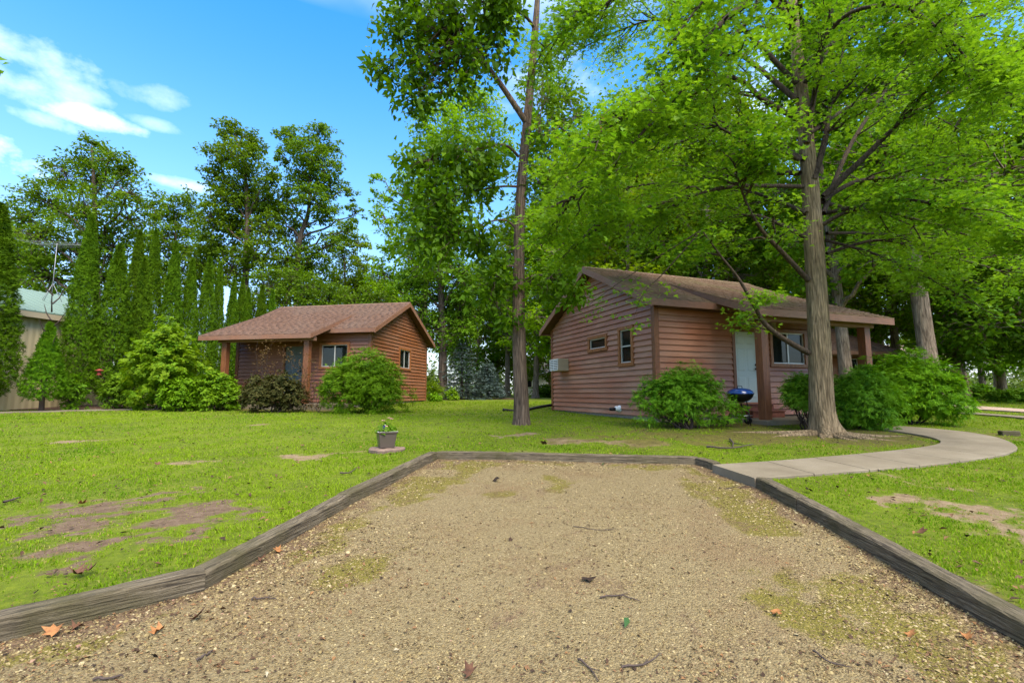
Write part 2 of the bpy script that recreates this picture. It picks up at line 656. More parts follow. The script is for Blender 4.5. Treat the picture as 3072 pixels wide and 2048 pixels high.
M['grass'] = leaf_mat('grass_blades', (.060, .130, .005), (.140, .260, .007), (.290, .335, .022), .42, .7, .05, .5, (.36, .27, .11))
M['maple'] = leaf_mat('maple_leaves', (.058, .148, .008), (.128, .262, .014), (.245, .365, .024), .52, .5, .15, .6)
M['tulip'] = leaf_mat('dark_oval_leaves', (.040, .120, .003), (.080, .205, .004), (.150, .295, .006), .50, .5, .18, .7)
M['oak'] = leaf_mat('oak_leaves', (.055, .120, .005), (.100, .190, .007), (.170, .265, .010), .45, .6, .12, .3)
M['oak_dark'] = leaf_mat('deep_green_leaves', (.050, .120, .006), (.095, .195, .008), (.160, .275, .012), .48, .6, .12, .3)
M['oak_light'] = leaf_mat('yellow_green_leaves', (.090, .185, .004), (.165, .290, .005), (.260, .370, .009), .55, .6, .12, .3)
M['arbor'] = leaf_mat('arborvitae_sprays', (.012, .036, .002), (.034, .085, .002), (.110, .200, .004), .20, .7, .06, 3.0)
M['yew'] = leaf_mat('yew_sprays', (.045, .120, .003), (.095, .230, .003), (.190, .330, .006), .32, .6, .12, 1.2)
M['yew_dark'] = leaf_mat('dark_yew_sprays', (.042, .115, .007), (.088, .205, .008), (.190, .330, .012), .34, .55, .14, 1.2)
M['golden'] = leaf_mat('golden_green_leaves', (.070, .170, .006), (.135, .275, .008), (.260, .360, .014), .45, .55, .12, 1.0)
M['barberry'] = leaf_mat('barberry_leaves', (.022, .030, .008), (.045, .055, .012), (.100, .085, .025), .25, .7, .08, 1.5)
M['redleaf'] = leaf_mat('reddish_vine_leaves', (.060, .022, .014), (.110, .055, .025), (.150, .105, .030), .35, .7, .08, 1.5)
M['spruce'] = leaf_mat('blue_spruce_needles', (.034, .065, .050), (.065, .105, .088), (.120, .165, .150), .1, .6, .3, 1.0)
M['brownshrub'] = leaf_mat('brown_shrub_leaves', (.06, .035, .028), (.11, .065, .05), (.17, .11, .08), .3, .6, .2, 1.0)
M['far'] = leaf_mat('far_wood_leaves', (.055, .105, .018), (.090, .150, .022), (.150, .215, .035), .45, .6, .2, .12)
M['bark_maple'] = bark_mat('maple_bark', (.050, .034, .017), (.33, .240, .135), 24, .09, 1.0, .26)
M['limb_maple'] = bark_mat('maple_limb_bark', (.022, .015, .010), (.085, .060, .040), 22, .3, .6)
M['bark_tulip'] = bark_mat('ridged_brown_bark', (.036, .024, .016), (.185, .128, .086), 20, .10, 1.0)
M['bark_far'] = bark_mat('far_bark', (.030, .022, .016), (.125, .092, .065), 7, .15, .8)
M['bark_oak'] = bark_mat('furrowed_oak_bark', (.055, .038, .024), (.30, .225, .155), 15, .12, 1.0)
M['twig'] = plain('twigs', (.035, .022, .015), .9)
M['stem'] = plain('shrub_stems', (.045, .030, .022), .9)

M['black_metal'] = plain('black_metal', (.012, .012, .013), .35, .6)
M['grill_blue'] = plain('blue_enamel', (.004, .035, .16), .12, 0, .8)
M['chrome'] = plain('bright_metal', (.6, .6, .6), .3, 1.0)
M['white'] = plain('white_paint', (.72, .72, .68), .5)
M['white_metal'] = plain('white_vent', (.62, .62, .58), .5)
M['tan_metal'] = plain('tan_metal', (.36, .30, .20), .5)
M['dark_gap'] = plain('dark_gap', (.015, .013, .012), .8)
M['door_white'] = plain('white_door', (.46, .50, .43), .45)
M['door_teal'] = plain('teal_grey_door', (.085, .105, .10), .45)
M['alu'] = plain('window_aluminium', (.55, .54, .50), .4, .3)
M['antenna'] = plain('dull_antenna_metal', (.26, .27, .27), .5, .4)
M['blind'] = plain('blinds', (.13, .135, .12), .7)
M['pot'] = plain('brown_plastic_pot', (.085, .066, .052), .35)
M['pot_soil'] = plain('potting_soil', (.025, .018, .013), .95)
M['stepstone'] = plain('round_stepping_stone', (.17, .115, .085), .9, var=.3, scale=12)
M['petal'] = plain('pink_petals', (.62, .30, .30), .6)
M['step_wood'] = plain('red_brown_step', (.16, .05, .026), .55, var=.3, scale=10)
M['shed_roof'] = plain('green_metal_roof', (.135, .205, .160), .5, .1)
M['red'] = plain('red_paint', (.20, .025, .015), .6)
M['tank'] = plain('white_tank', (.6, .64, .68), .4)
M['orangeleaf'] = plain('orange_dry_leaf', (.27, .115, .035), .7, var=.45, scale=30)
M['brownleaf'] = plain('brown_dry_leaf', (.105, .045, .020), .75, var=.5, scale=30)
M['greenleaf'] = plain('fallen_green_leaf', (.018, .062, .008), .5)
M['deadtwig'] = plain('dead_twig', (.060, .042, .034), .9, var=.3, scale=40)
t = NT('window_glass')
gl = t.n('ShaderNodeBsdfGlossy')
gl.inputs[0].default_value = (.9, .95, 1, 1)
gl.inputs['Roughness'].default_value = .03
trn = t.n('ShaderNodeBsdfTransparent')
trn.inputs[0].default_value = (.55, .6, .58, 1)
mx = t.n('ShaderNodeMixShader')
mx.inputs[0].default_value = .035
t.l(trn.outputs[0], mx.inputs[1])
t.l(gl.outputs[0], mx.inputs[2])
t.l(mx.outputs[0], t.out.inputs[0])
M['glass'] = t.m
t = NT('shed_panels')
w = t.n('ShaderNodeTexWave', wave_type='BANDS', bands_direction='Y')
w.inputs['Scale'].default_value = 1.4
t.l(t.coord(), w.inputs[0])
t.bump(w.outputs[1], .6, .03)
M['shed_wall'] = t.fin((.50, .41, .235), .5, 0, .4)
t = NT('small_flag')
u = t.coord((1, 1, 1), 'Generated')
sx = t.n('ShaderNodeSeparateXYZ')
t.l(u, sx.inputs[0])
st = t.math('GREATER_THAN', t.math('SINE', t.math('MULTIPLY', sx.outputs[0], 40)), 0)
c = t.mix(st, (.6, .55, .5), (.5, .03, .05))
cant = t.math('MULTIPLY', t.math('GREATER_THAN', sx.outputs[2], .55), t.math('LESS_THAN', sx.outputs[0], .6))
M['flag'] = t.fin(t.mix(cant, c, (.03, .03, .16)), .7)

# ------------------------------------------------------------------ ground
LY = np.array([-60, -6, 0, 3, 6, 8.2, 9, 10, 12, 14, 16, 18.6, 22, 26, 40, 70, 140, 400.])
LZ = np.array([-.3, -.02, .07, .17, .30, .41, .46, .53, .645, .70, .725, .765, .92, .98, 1.08, 1.16, 1.2, 1.2])


def zl(x, y):
    x, y = np.asarray(x, float), np.asarray(y, float)
    return np.interp(y, LY, LZ) + .02 * (vnoise(x * .35, y * .35, 3, 2) - .5)


def zg(x, y):
    x, y = np.asarray(x, float), np.asarray(y, float)
    return np.interp(y, LY, LZ) - .075 + .025 * (vnoise(x * .8, y * .8, 9, 3) - .5)


def gp(x, y, zf=zl):
    """point of the ground under photo pixel x, y"""
    r = ray(x, y)
    d = 6.0
    for _ in range(60):
        p = np.array((0, 0, EYE)) + r * (d / r[1])
        h = EYE - float(zf(p[0], p[1]))
        dn = h / (-(r[2] / r[1]))
        d = .5 * d + .5 * dn
    p = np.array((0, 0, EYE)) + r * (d / r[1])
    p[2] = float(zf(p[0], p[1]))
    return p


def gd(x, d, zf=zl):
    """ground point at depth d in the column of photo pixel x"""
    p = P(x, HOR, d)
    p[2] = float(zf(p[0], p[1]))
    return p


e_left = [gp(*q, zg) for q in ((0, 1925), (612, 1772), (1058, 1510), (1313, 1377))]
e_end = [gp(*q, zg) for q in ((1313, 1377), (1519, 1379), (2086, 1393))]
e_short = [gp(*q, zg) for q in ((2086, 1393), (2137, 1409))]
e_walk = [gp(*q, zg) for q in ((2137, 1409), (2264, 1452))]
e_right = [gp(*q, zg) for q in ((2268, 1462), (2390, 1530), (3072, 1938))]
dl = e_left[0] - e_left[1]
p_far_left = e_left[0] + dl / np.linalg.norm(dl[:2]) * 1.6
dr = e_right[2] - e_right[1]
p_far_right = e_right[2] + dr / np.linalg.norm(dr[:2]) * 2.2
PAD = [p_far_left, e_left[0], e_left[1], e_left[2], e_left[3], e_end[1], e_end[2], e_walk[0], e_walk[1], e_right[0], e_right[1], e_right[2],
       p_far_right, np.array((9., -6., 0)), np.array((-9., -6., 0)), np.array((-9., p_far_left[1] - .3, 0))]
PADXY = [(float(p[0]), float(p[1])) for p in PAD]


def seg_dist(x, y, a, b):
    ax, ay = a[0], a[1]
    dx, dy = b[0] - ax, b[1] - ay
    t = np.clip(((x - ax) * dx + (y - ay) * dy) / (dx * dx + dy * dy + 1e-12), 0, 1)
    return np.hypot(x - ax - t * dx, y - ay - t * dy)


def pad_dist(x, y):
    d = np.full(np.shape(x), 1e9)
    for i in range(len(PADXY)):
        d = np.minimum(d, seg_dist(x, y, PADXY[i], PADXY[(i + 1) % len(PADXY)]))
    return d


# walkway edges (inner and outer) from the pad round to the porch
wi = [gp(*q) for q in ((2137, 1400), (2350, 1386), (2560, 1368), (2700, 1354), (2790, 1342), (2822, 1330), (2795, 1316), (2730, 1303), (2640, 1291))]
wo = [gp(*q) for q in ((2264, 1442), (2500, 1424), (2750, 1404), (2900, 1386), (3010, 1368), (3052, 1345), (2990, 1316), (2870, 1296), (2700, 1281))]


def dens(pts, n=12):
    pts = np.array(pts)
    k = len(pts)
    out = []
    for i in range(k - 1):
        p0, p1, p2, p3 = pts[max(i - 1, 0)], pts[i], pts[i + 1], pts[min(i + 2, k - 1)]
        for j in range(n):
            t = j / n
            out.append(.5 * ((2 * p1) + (-p0 + p2) * t + (2 * p0 - 5 * p1 + 4 * p2 - p3) * t * t + (-p0 + 3 * p1 - 3 * p2 + p3) * t ** 3))
    out.append(pts[-1])
    return np.array(out)


WI, WO = dens(wi), dens(wo)
WALK = [(p[0], p[1]) for p in WI] + [(p[0], p[1]) for p in WO[::-1]]

# right cabin and left cabin frames
RA = math.radians(20.5)
RC = np.array((3.77, 12.65))
LA = math.radians(-11.0)
LC = np.array((-5.88, 20.0))


def loc2w(C, A, u, v):
    return np.array((C[0] + u * math.cos(A) - v * math.sin(A), C[1] + u * math.sin(A) + v * math.cos(A)))


R_FOOT = [loc2w(RC, RA, *q) for q in ((-.02, -.02), (6.3, -.02), (6.3, 6.3), (-.02, 6.3))]
R_SLAB = [loc2w(RC, RA, *q) for q in ((1.9, -1.62), (6.4, -1.62), (6.4, 0), (1.9, 0))]
L_FOOT = [loc2w(LC, LA, *q) for q in ((-6.3, 0), (0, 0), (0, 6.3), (-6.3, 6.3))]
L_SLAB = [loc2w(LC, LA, *q) for q in ((-6.4, -1.7), (-.7, -1.7), (-.7, 0), (-6.4, 0))]

CAPS = []      # bare soil: end points, half width, purple soil?
for a, b, w, pu in (((-60, 1685), (330, 1615), .36, 1), ((180, 1595), (610, 1545), .42, 1), ((150, 1545), (500, 1495), .26, 1), ((430, 1570), (640, 1520), .28, 1),
                    ((540, 1387), (720, 1380), .16, 0), ((840, 1366), (920, 1374), .14, 0), ((970, 1363), (1080, 1355), .15, 0), ((1560, 1352), (1600, 1355), .08, 0),
                    ((1680, 1322), (1980, 1330), .26, 0), ((1480, 1310), (1600, 1300), .15, 0),
                    ((2880, 1520), (3150, 1575), .42, 0), ((2730, 1455), (2850, 1465), .18, 0), ((2640, 1420), (2750, 1445), .10, 0), ((2680, 1640), (2730, 1660), .12, 0),
                    ((200, 1325), (330, 1318), .12, 0), ((760, 1275), (840, 1272), .15, 0), ((2830, 1720), (2900, 1735), .1, 0)):
    CAPS.append((gp(*a), gp(*b), w, pu))
MAPLE_BASE = gd(2470, 10.25)
TULIP_BASE = gd(1566, 12.0)


def sm(v, a, b):
    t = np.clip((v - a) / (b - a), 0, 1)
    return t * t * (3 - 2 * t)


def ground_masks(x, y):
    n = vnoise(x * 2.6, y * 2.6, 21, 4)
    n2 = vnoise(x * 9, y * 9, 5, 3)
    dirt = np.zeros(np.shape(x))
    purple = np.zeros(np.shape(x))
    for a, b, w, pu in CAPS:
        d = seg_dist(x, y, a, b)
        m = sm(.85 - d / w * .75 + (n - .5) * 3.4 + (n2 - .5) * 2.6, -.6, 1.2) * sm(3.2 - d / w, 0, 1.4)
        dirt = np.maximum(dirt, m * (.95 if w > .1 else .7))
        if pu:
            purple = np.maximum(purple, (d < w * 3) * 1.0)
    # worn floor under the maple and along the cabin front
    dm = np.hypot((x - MAPLE_BASE[0] + .8) / 4.6, (y - MAPLE_BASE[1] + .25) / 1.5)
    moss = sm(1.15 - dm + (n - .5) * 1.5 + (n2 - .5) * 1.0, 0, .7) * .95
    c = loc2w(RC, RA, 1.9, -1.9)
    db = seg_dist(x, y, loc2w(RC, RA, .2, -.8), loc2w(RC, RA, 5.5, -2.2))
    moss = np.maximum(moss, sm(1.1 - db / .7 + (n - .5) * 1.5, 0, .6) * .9)
    db2 = seg_dist(x, y, loc2w(LC, LA, -6.5, -2.3), loc2w(LC, LA, -.2, -2.2))
    dirt2 = sm(1.0 - db2 / .55 + (n - .5) * .8, 0, .4)
    moss = np.maximum(moss, dirt2)
    # moss against the timbers and in the lower right corner
    pd = pad_dist(x, y)
    moss = np.maximum(moss, sm(1.0 - pd / .35 + (n - .62) * 2.4, 0, .7) * .8)
    return dirt, purple, moss


def lawn_ok(x, y):
    ok = ~inside(x, y, PADXY) & (pad_dist(x, y) > .13) & ~inside(x, y, WALK)
    for q in (R_FOOT, R_SLAB, L_FOOT, L_SLAB):
        ok &= ~inside(x, y, q)
    return ok


def build_ground():
    xs = np.unique(np.concatenate([np.arange(-900, -60, 60.), np.arange(-60, -16, 4.), np.arange(-16, -7, .5), np.arange(-7, 11, .085), np.arange(11, 20, .4), np.arange(20, 60, 4.), np.arange(60, 901, 60.)]))
    ys = np.unique(np.concatenate([np.arange(-60, -4, 4.), np.arange(-4, 1.5, .3), np.arange(1.5, 11.5, .085), np.arange(11.5, 20, .25), np.arange(20, 40, 1.), np.arange(40, 100, 6.), np.arange(100, 1301, 100.)]))
    X, Y = np.meshgrid(xs, ys)
    x, y = X.ravel(), Y.ravel()
    z = zl(x, y)
    dip = inside(x, y, PADXY) | (pad_dist(x, y) < .05)
    z = np.where(dip, z - .4, z)
    ok = lawn_ok(x, y)
    z = z + np.where(ok & (y < 14), .018 * (vnoise(x * 4, y * 4, 31, 3) - .5), 0)
    w = len(xs)
    i = (np.arange(len(ys) - 1)[:, None] * w + np.arange(w - 1)[None]).ravel()
    F = np.stack([i, i + 1, i + w + 1, i + w], -1)
    dirt, purple, moss = ground_masks(x, y)
    me = mesh_np('lawn', np.stack([x, y, z], -1), F, M['lawn'], attrs=dict(dirt=dirt, purple=purple, moss=moss), smooth=True)
    add('lawn', me, kind='structure')
    # gravel sheet
    xs = np.arange(-9, 9.01, .11)
    ys = np.arange(-6, 8.75, .11)
    X, Y = np.meshgrid(xs, ys)
    x, y = X.ravel(), Y.ravel()
    z = zg(x, y) + .012 * (vnoise(x * 7, y * 7, 77, 3) - .5)
    w = len(xs)
    i = (np.arange(len(ys) - 1)[:, None] * w + np.arange(w - 1)[None]).ravel()
    F = np.stack([i, i + 1, i + w + 1, i + w], -1)
    moss, litter = gravel_masks(x, y)
    me = mesh_np('gravel_pad', np.stack([x, y, z], -1), F, M['gravel'], attrs=dict(moss=moss, litter=litter), smooth=True)
    add('gravel_pad', me, kind='structure')


def gravel_masks(x, y):
    pd = pad_dist(x, y)
    n = vnoise(x * 1.7, y * 1.7, 41, 4)
    n2 = vnoise(x * 6, y * 6, 43, 3)
    mossb = sm(1.0 - pd / 1.25 + (n - .54) * 4.4 + (n2 - .5) * .9, 0.1, .8) * .95
    litter = sm(1.0 - pd / .42 + (n2 - .5) * 1.6 + (n - .5), 0.1, 1.0) * .75
    litter = np.maximum(litter, sm(n2 * .6 + n * .4, .56, .70) * .55)
    return mossb * (litter < .6), litter


build_ground()


def grass():
    bands = [(1.9, 6.0, 2900, .036, .0042, 3), (6.0, 9.5, 1300, .040, .006, 2), (9.5, 15, 520, .046, .010, 1), (15, 26, 130, .055, .020, 1)]
    Vs, Fs, Rs, nb = [], [], [], 0
    for y0, y1, dn, h, wd, seg in bands:
        xm = 1.12 * y1 + .6
        n = int(dn * (y1 - y0) * 2 * xm)
        x = rng.uniform(-xm, xm, n)
        y = rng.uniform(y0, y1, n)
        keep = np.abs(x) < 1.1 * y + .6
        x, y = x[keep], y[keep]
        ok = lawn_ok(x, y)
        x, y = x[ok], y[ok]
        dirt, _, moss = ground_masks(x, y)
        cl = vnoise(x * 3.1, y * 3.1, 61, 3)
        prob = np.clip(1.04 - 1.1 * dirt - .98 * moss, .13, 1) * np.clip(-.25 + 2.3 * cl, .12, 1) * np.clip(.3 + 1.4 * vnoise(x * .9, y * .9, 63, 3), .3, 1)
        sup = 1 - .55 * np.clip(dirt * 1.6, 0, 1) - .4 * moss
        dryp = .05 + .55 * np.clip(dirt * 2.2, 0, 1) + .22 * moss
        ok = rng.random(len(x)) < prob
        x, y, cl, sup, dryp = x[ok], y[ok], cl[ok], sup[ok], dryp[ok]
        n = len(x)
        z = zl(x, y) - .004
        ln = h * rng.uniform(.5, 1.3, n) * (.35 + cl) * sup
        a = rng.uniform(0, 2 * math.pi, n)
        lean = rng.uniform(.15, .95, n)
        b = rng.uniform(0, 2 * math.pi, n)
        side = np.stack([np.cos(a), np.sin(a), np.zeros(n)], -1) * (wd * rng.uniform(.6, 1.3, n))[:, None]
        fw = np.stack([np.cos(b), np.sin(b), np.zeros(n)], -1)
        up = np.array((0, 0, 1.))
        base = np.stack([x, y, z], -1)
        tip = base + ln[:, None] * (fw * lean[:, None] + up * np.sqrt(np.clip(1 - lean ** 2 * .7, .1, 1))[:, None])
        if seg >= 2:
            mid = base + .55 * ln[:, None] * (fw * (lean * .45)[:, None] + up)
            V = np.stack([base - side, base + side, mid - side * .8, mid + side * .8, tip], 1)
            F = np.array([(0, 1, 3), (0, 3, 2), (2, 3, 4)])
            K = 5
        else:
            V = np.stack([base - side, base + side, tip], 1)
            F = np.array([(0, 1, 2)])
            K = 3
        Vs.append(V.reshape(-1, 3))
        Fs.append((F[None] + (np.arange(n) * K)[:, None, None]).reshape(-1, 3) + nb)
        nb += n * K
        rv = np.clip(rng.random(n) * .7 + (vnoise(x * 1.1, y * 1.1, 71, 3) - .3) * .55, 0, .92)
        rv = np.where(rng.random(n) < dryp, 1.0, rv)
        Rs.append(np.repeat(rv, K))
    me = mesh_np('grass_blades', np.concatenate(Vs), np.concatenate(Fs), M['grass'], np.concatenate(Rs))
    add('grass', me, label='short bright green mown grass of the lawn', cat='grass', kind='stuff')


grass()

OCT_V = np.array([(1, 0, 0), (0, 1, 0), (-1, 0, 0), (0, -1, 0), (0, 0, .62), (.5, .5, -.6)], float)
OCT_F = np.array([(0, 1, 4), (1, 2, 4), (2, 3, 4), (3, 0, 4)])


def stones_and_litter():
    n = 230000
    y = 1.75 * np.exp(rng.random(n) * math.log(8.0 / 1.75))
    x = rng.uniform(-1.15, 1.15, n) * (y + .4)
    ok = inside(x, y, PADXY)
    x, y = x[ok], y[ok]
    pd = pad_dist(x, y)
    k = vnoise(x * 1.3, y * 1.3, 91, 3)
    edge = np.clip(1.2 - pd / .9, 0, 1)
    ok = rng.random(len(x)) < np.clip(.5 + .6 * edge + (k - .5) * 1.6, .08, 1)
    x, y, edge = x[ok], y[ok], edge[ok]
    n = len(x)
    s = rng.gamma(2.4, .00125, n) + .0016
    s *= 1 + .8 * edge * rng.random(n)
    s = np.minimum(s, .017) * np.clip(.75 + y * .06, .8, 1.25)
    z = zg(x, y) + s * .12
    Rm = frames(np.stack([rng.normal(0, .3, n), rng.normal(0, .3, n), np.ones(n)], -1))
    sc = rng.uniform(.7, 1.3, (n, 1, 3))
    V = np.einsum('nij,nkj->nki', Rm, OCT_V[None, :5] * sc) * s[:, None, None] + np.stack([x, y, z], -1)[:, None, :]
    F = (OCT_F[None] + (np.arange(n) * 5)[:, None, None]).reshape(-1, 3)
    me = mesh_np('loose_stones', V.reshape(-1, 3), F, M['stones'], np.repeat(rng.random(n), 5))
    add('loose_stones', me, label='tan pea gravel stones spread over the parking pad', cat='gravel', kind='stuff')
    # leaf crumbs, bark bits and seed litter
    n = 75000
    y = 1.8 * np.exp(rng.random(n) * math.log(11.0 / 1.8))
    x = rng.uniform(-1.15, 1.15, n) * (y + .4)
    pin = inside(x, y, PADXY)
    pd = pad_dist(x, y)
    keep = np.where(pin, rng.random(n) < np.clip(.30 + 1.0 * np.exp(-pd / .3) + (vnoise(x * 2, y * 2, 15, 3) - .5) * 1.4, .03, 1), lawn_ok(x, y) & (rng.random(n) < .16))
    x, y, pin = x[keep], y[keep], pin[keep]
    # larger dry leaf bits scattered over the lawn
    yl = rng.uniform(3, 21, 2600)
    xl_ = rng.uniform(-1.12, 1.12, 2600) * yl
    ok = lawn_ok(xl_, yl)
    n0 = len(x)
    x, y = np.concatenate([x, xl_[ok]]), np.concatenate([y, yl[ok]])
    pin = np.concatenate([pin, np.zeros(ok.sum(), bool)])
    n = len(x)
    z = np.where(pin, zg(x, y) + .008, zl(x, y) + .026)
    s = rng.gamma(1.6, .0050, n) + .0045
    s[n0:] = rng.uniform(.025, .07, n - n0)
    Rm = frames(np.stack([rng.normal(0, .35, n), rng.normal(0, .35, n), np.ones(n)], -1))
    TV = RHOMB_V * np.array((.9, 1, 2.0)) - np.array((0, .5, 0))
    me = scatter(TV, RHOMB_F, np.stack([x, y, z], -1), Rm, s, 'ground_litter', M['litter'])
    add('ground_litter', me, label='crumbs of dead leaves and bark strewn over gravel and lawn', cat='leaf litter', kind='stuff')


stones_and_litter()


# ------------------------------------------------------------------ timbers round the pad
def timber(p0, p1, label, seed, top=.125, width=.14, ext0=0.0, ext1=0.0):
    r = np.random.default_rng(seed)
    p0, p1 = np.array(p0, float), np.array(p1, float)
    d = p1 - p0
    L = np.linalg.norm(d[:2])
    d2 = d[:2] / L
    p0 = p0 - d * (ext0 / L)
    p1 = p1 + d * (ext1 / L)
    L = L + ext0 + ext1
    nrm = np.array((-d2[1], d2[0]))            # outward side (left of travel)
    a = math.atan2(d2[1], d2[0])
    n = max(10, int(L / .07))
    c = .012
    sec = np.array([(0, -.12), (0, -.02), (0, top - c), (c, top), (width * .35, top + .002), (width * .7, top), (width - c, top), (width, top - c), (width, -.12)])
    K = len(sec)
    V = []
    for i in range(n + 1):
        t = i / n
        zc = p0[2] + (p1[2] - p0[2]) * t
        wob = .006 * math.sin(t * 5 + seed)
        endr = .006 if i in (0, n) else 0
        for j, (s, z) in enumerate(sec):
            chip = 0
            if j in (2, 3):
                chip = .016 * max(0, vnoise(t * L * 5, seed * 3.1, seed, 3) - .55) * 2.2
            V.append((t * L + r.normal(0, .0015), s + wob + r.normal(0, .0016) + (chip * .6 if j in (2, 3) else 0), zc - p0[2] + z - endr - chip + r.normal(0, .0014)))
    F = [(i * K + j, i * K + j + 1, (i + 1) * K + j + 1, (i + 1) * K + j) for i in range(n) for j in range(K - 1)]
    F = [f[::-1] for f in F]
    F += [tuple(range(K)), tuple(range(n * K, n * K + K))[::-1]]
    me = bpy.data.meshes.new('timber')
    me.from_pydata(V, [], F)
    me.materials.append(M['timber'])
    me.update()
    return add('landscape_timber', me, loc=p0, rotz=a, label=label, cat='timber', group='timbers edging the gravel pad')


TL = 'weathered grey landscape timber '
timber(p_far_left, e_left[1], TL + 'at the bottom left, its end cracked at the bend', 1, .130)
timber(e_left[1], e_left[2], TL + 'on the left side, middle of three', 2, .118, ext0=.0)
timber(e_left[2], e_left[3], TL + 'on the left side nearest the flower pot', 3, .128, ext0=.10)
timber(e_end[0], e_end[1], TL + 'at the left half of the far end of the pad', 4, .12, ext0=.02)
timber(e_end[1], e_end[2], TL + 'along the far end of the pad, the longer one', 5, .115, ext1=.05)
timber(e_short[0], e_short[1], 'short weathered timber stub beside the start of the concrete walk', 6, .11, ext1=.02)
timber(e_right[0], e_right[1], TL + 'stub at the right, touching the concrete walk', 7, .135)
timber(e_right[1], p_far_right, 'long weathered grey timber along the right side of the gravel pad', 8, .128)

# ------------------------------------------------------------------ concrete walk
walk = thing('walkway', None, None)
walk['kind'] = 'structure'
wl = np.linalg.norm(np.diff((WI + WO) / 2, axis=0), axis=1)
cum = np.concatenate([[0], np.cumsum(wl)])
nsl = 9
cuts = np.interp(np.linspace(0, cum[-1], nsl + 1), cum, np.arange(len(cum)))
for k in range(nsl):
    a, b = cuts[k] + (.06 if k else 0), cuts[k + 1] - .06
    ii = np.linspace(a, b, 9)
    A = np.stack([np.interp(ii, np.arange(len(WI)), WI[:, c]) for c in range(3)], -1)
    B = np.stack([np.interp(ii, np.arange(len(WO)), WO[:, c]) for c in range(3)], -1)
    mb = MB()
    V, F = [], []
    zt = .036
    for p, q in zip(A, B):
        p = p + (0, 0, zt)
        q = q + (0, 0, zt)
        e = (q - p) / np.linalg.norm(q - p) * .008
        V += [p - (0, 0, .16), p - (0, 0, .008), p + e, q - e, q - (0, 0, .008), q - (0, 0, .16)]
    for i in range(8):
        for j in range(5):
            F.append((i * 6 + j, i * 6 + j + 1, i * 6 + 7 + j, i * 6 + 6 + j))
    F += [tuple(range(6))[::-1], tuple(range(48, 54))]
    mb.poly(V, F)
    mb.build('concrete_slab', M['concrete'], walk)
# bed under the joints
mb = MB()
V = [tuple(p + (0, 0, .012)) for p in WI] + [tuple(p + (0, 0, .012)) for p in WO]
n = len(WI)
mb.poly(V, [(i, i + 1, n + i + 1, n + i) for i in range(n - 1)])
mb.build('joint_bed', M['mulch'], walk)


def ribbon(name, pts, width, mat, lift=.02, kind='structure'):
    pts = dens(pts, 8)
    T = np.gradient(pts, axis=0)
    T = unit(np.stack([T[:, 0], T[:, 1], 0 * T[:, 0]], -1))
    S = np.stack([-T[:, 1], T[:, 0], 0 * T[:, 0]], -1) * width / 2
    V, F = [], []
    for p, s in zip(pts, S):
        for q in (p - s, p - s * .3, p + s * .3, p + s):
            V.append((q[0], q[1], float(zl(q[0], q[1])) + lift))
    for i in range(len(pts) - 1):
        for j in range(3):
            F.append((i * 4 + j, i * 4 + j + 1, i * 4 + 5 + j, i * 4 + 4 + j))
    V2 = [(v[0], v[1], v[2] - .1) for v in V]
    nb = len(V)
    for i in range(len(pts) - 1):
        F.append((i * 4, i * 4 + 4, nb + i * 4 + 4, nb + i * 4))
        F.append((i * 4 + 3, nb + i * 4 + 3, nb + i * 4 + 7, i * 4 + 7))
    mb = MB()
    mb.poly(V + V2, F)
    o = mb.build(name, mat)
    o['kind'] = kind
    return o


ribbon('concrete_path', [gp(-300, 1246), gp(0, 1239), gp(300, 1231), gp(560, 1226), gp(740, 1223)], .75, M['concrete'], .04)
ribbon('concrete_path', [gp(2880, 1240), gp(3072, 1255), gp(3300, 1275)], .6, M['concrete'], .05)
ribbon('gravel_road', [gp(2830, 1219), gp(3072, 1234), gp(3400, 1256)], 1.9, M['road'], .05)
ribbon('mulch_bed', [gd(1400, 33), gd(1480, 32.5), gd(1560, 33)], 2.2, M['mulch'], .06)
ribbon('mulch_bed', [gd(-60, 19.5), gd(250, 20.0), gd(520, 20.5)], 2.6, M['mulch'], .03)

# ------------------------------------------------------------------ cabins
def wbox(mb, T, s0, s1, z0, z1, o0, o1):
    V = [T(s, z, o) for o in (o0, o1) for z in (z0, z1) for s in (s0, s1)]
    return mb.poly(V, [(0, 2, 3, 1), (4, 5, 7, 6), (0, 1, 5, 4), (2, 6, 7, 3), (0, 4, 6, 2), (1, 3, 7, 5)])


def shingle_mesh(name, mat, x0, x1, ya, za, yb, zb, seed, step=.14):
    """courses of tabs from the eave (ya,za) up to (yb,zb), each tab a thin wedge of its own"""
    r = random.Random(seed)
    L = math.hypot(yb - ya, zb - za)
    dy, dz = (yb - ya) / L, (zb - za) / L
    ny, nz = -dz, dy
    if nz < 0:
        ny, nz = -ny, -nz
    V, F, R = [], [], []
    n = int(math.ceil(L / step))
    for i in range(n):
        t0, t1 = i * step - .01, min((i + 1) * step + .03, L + .005)
        x = x0 - r.random() * .3
        while x < x1:
            w = r.choice((.22, .3, .34, .4))
            a, b = max(x, x0), min(x + w - .006, x1)
            x += w
            if b - a < .02:
                continue
            q = r.random()
            h0 = .022 + r.random() * .006
            j = r.random() * .008
            k = len(V)
            for xx in (a, b):
                for t, h in ((t0 + j, .0), (t0 + j, h0), (t1, .004), (t1, .0)):
                    V.append((xx, ya + dy * t + ny * h, za + dz * t + nz * h))
            F += [(k, k + 1, k + 5, k + 4), (k + 1, k + 2, k + 6, k + 5), (k, k + 3, k + 2, k + 1), (k + 4, k + 5, k + 6, k + 7)]
            R += [q] * 8
    return mesh_np(name, V, F, mat, R)


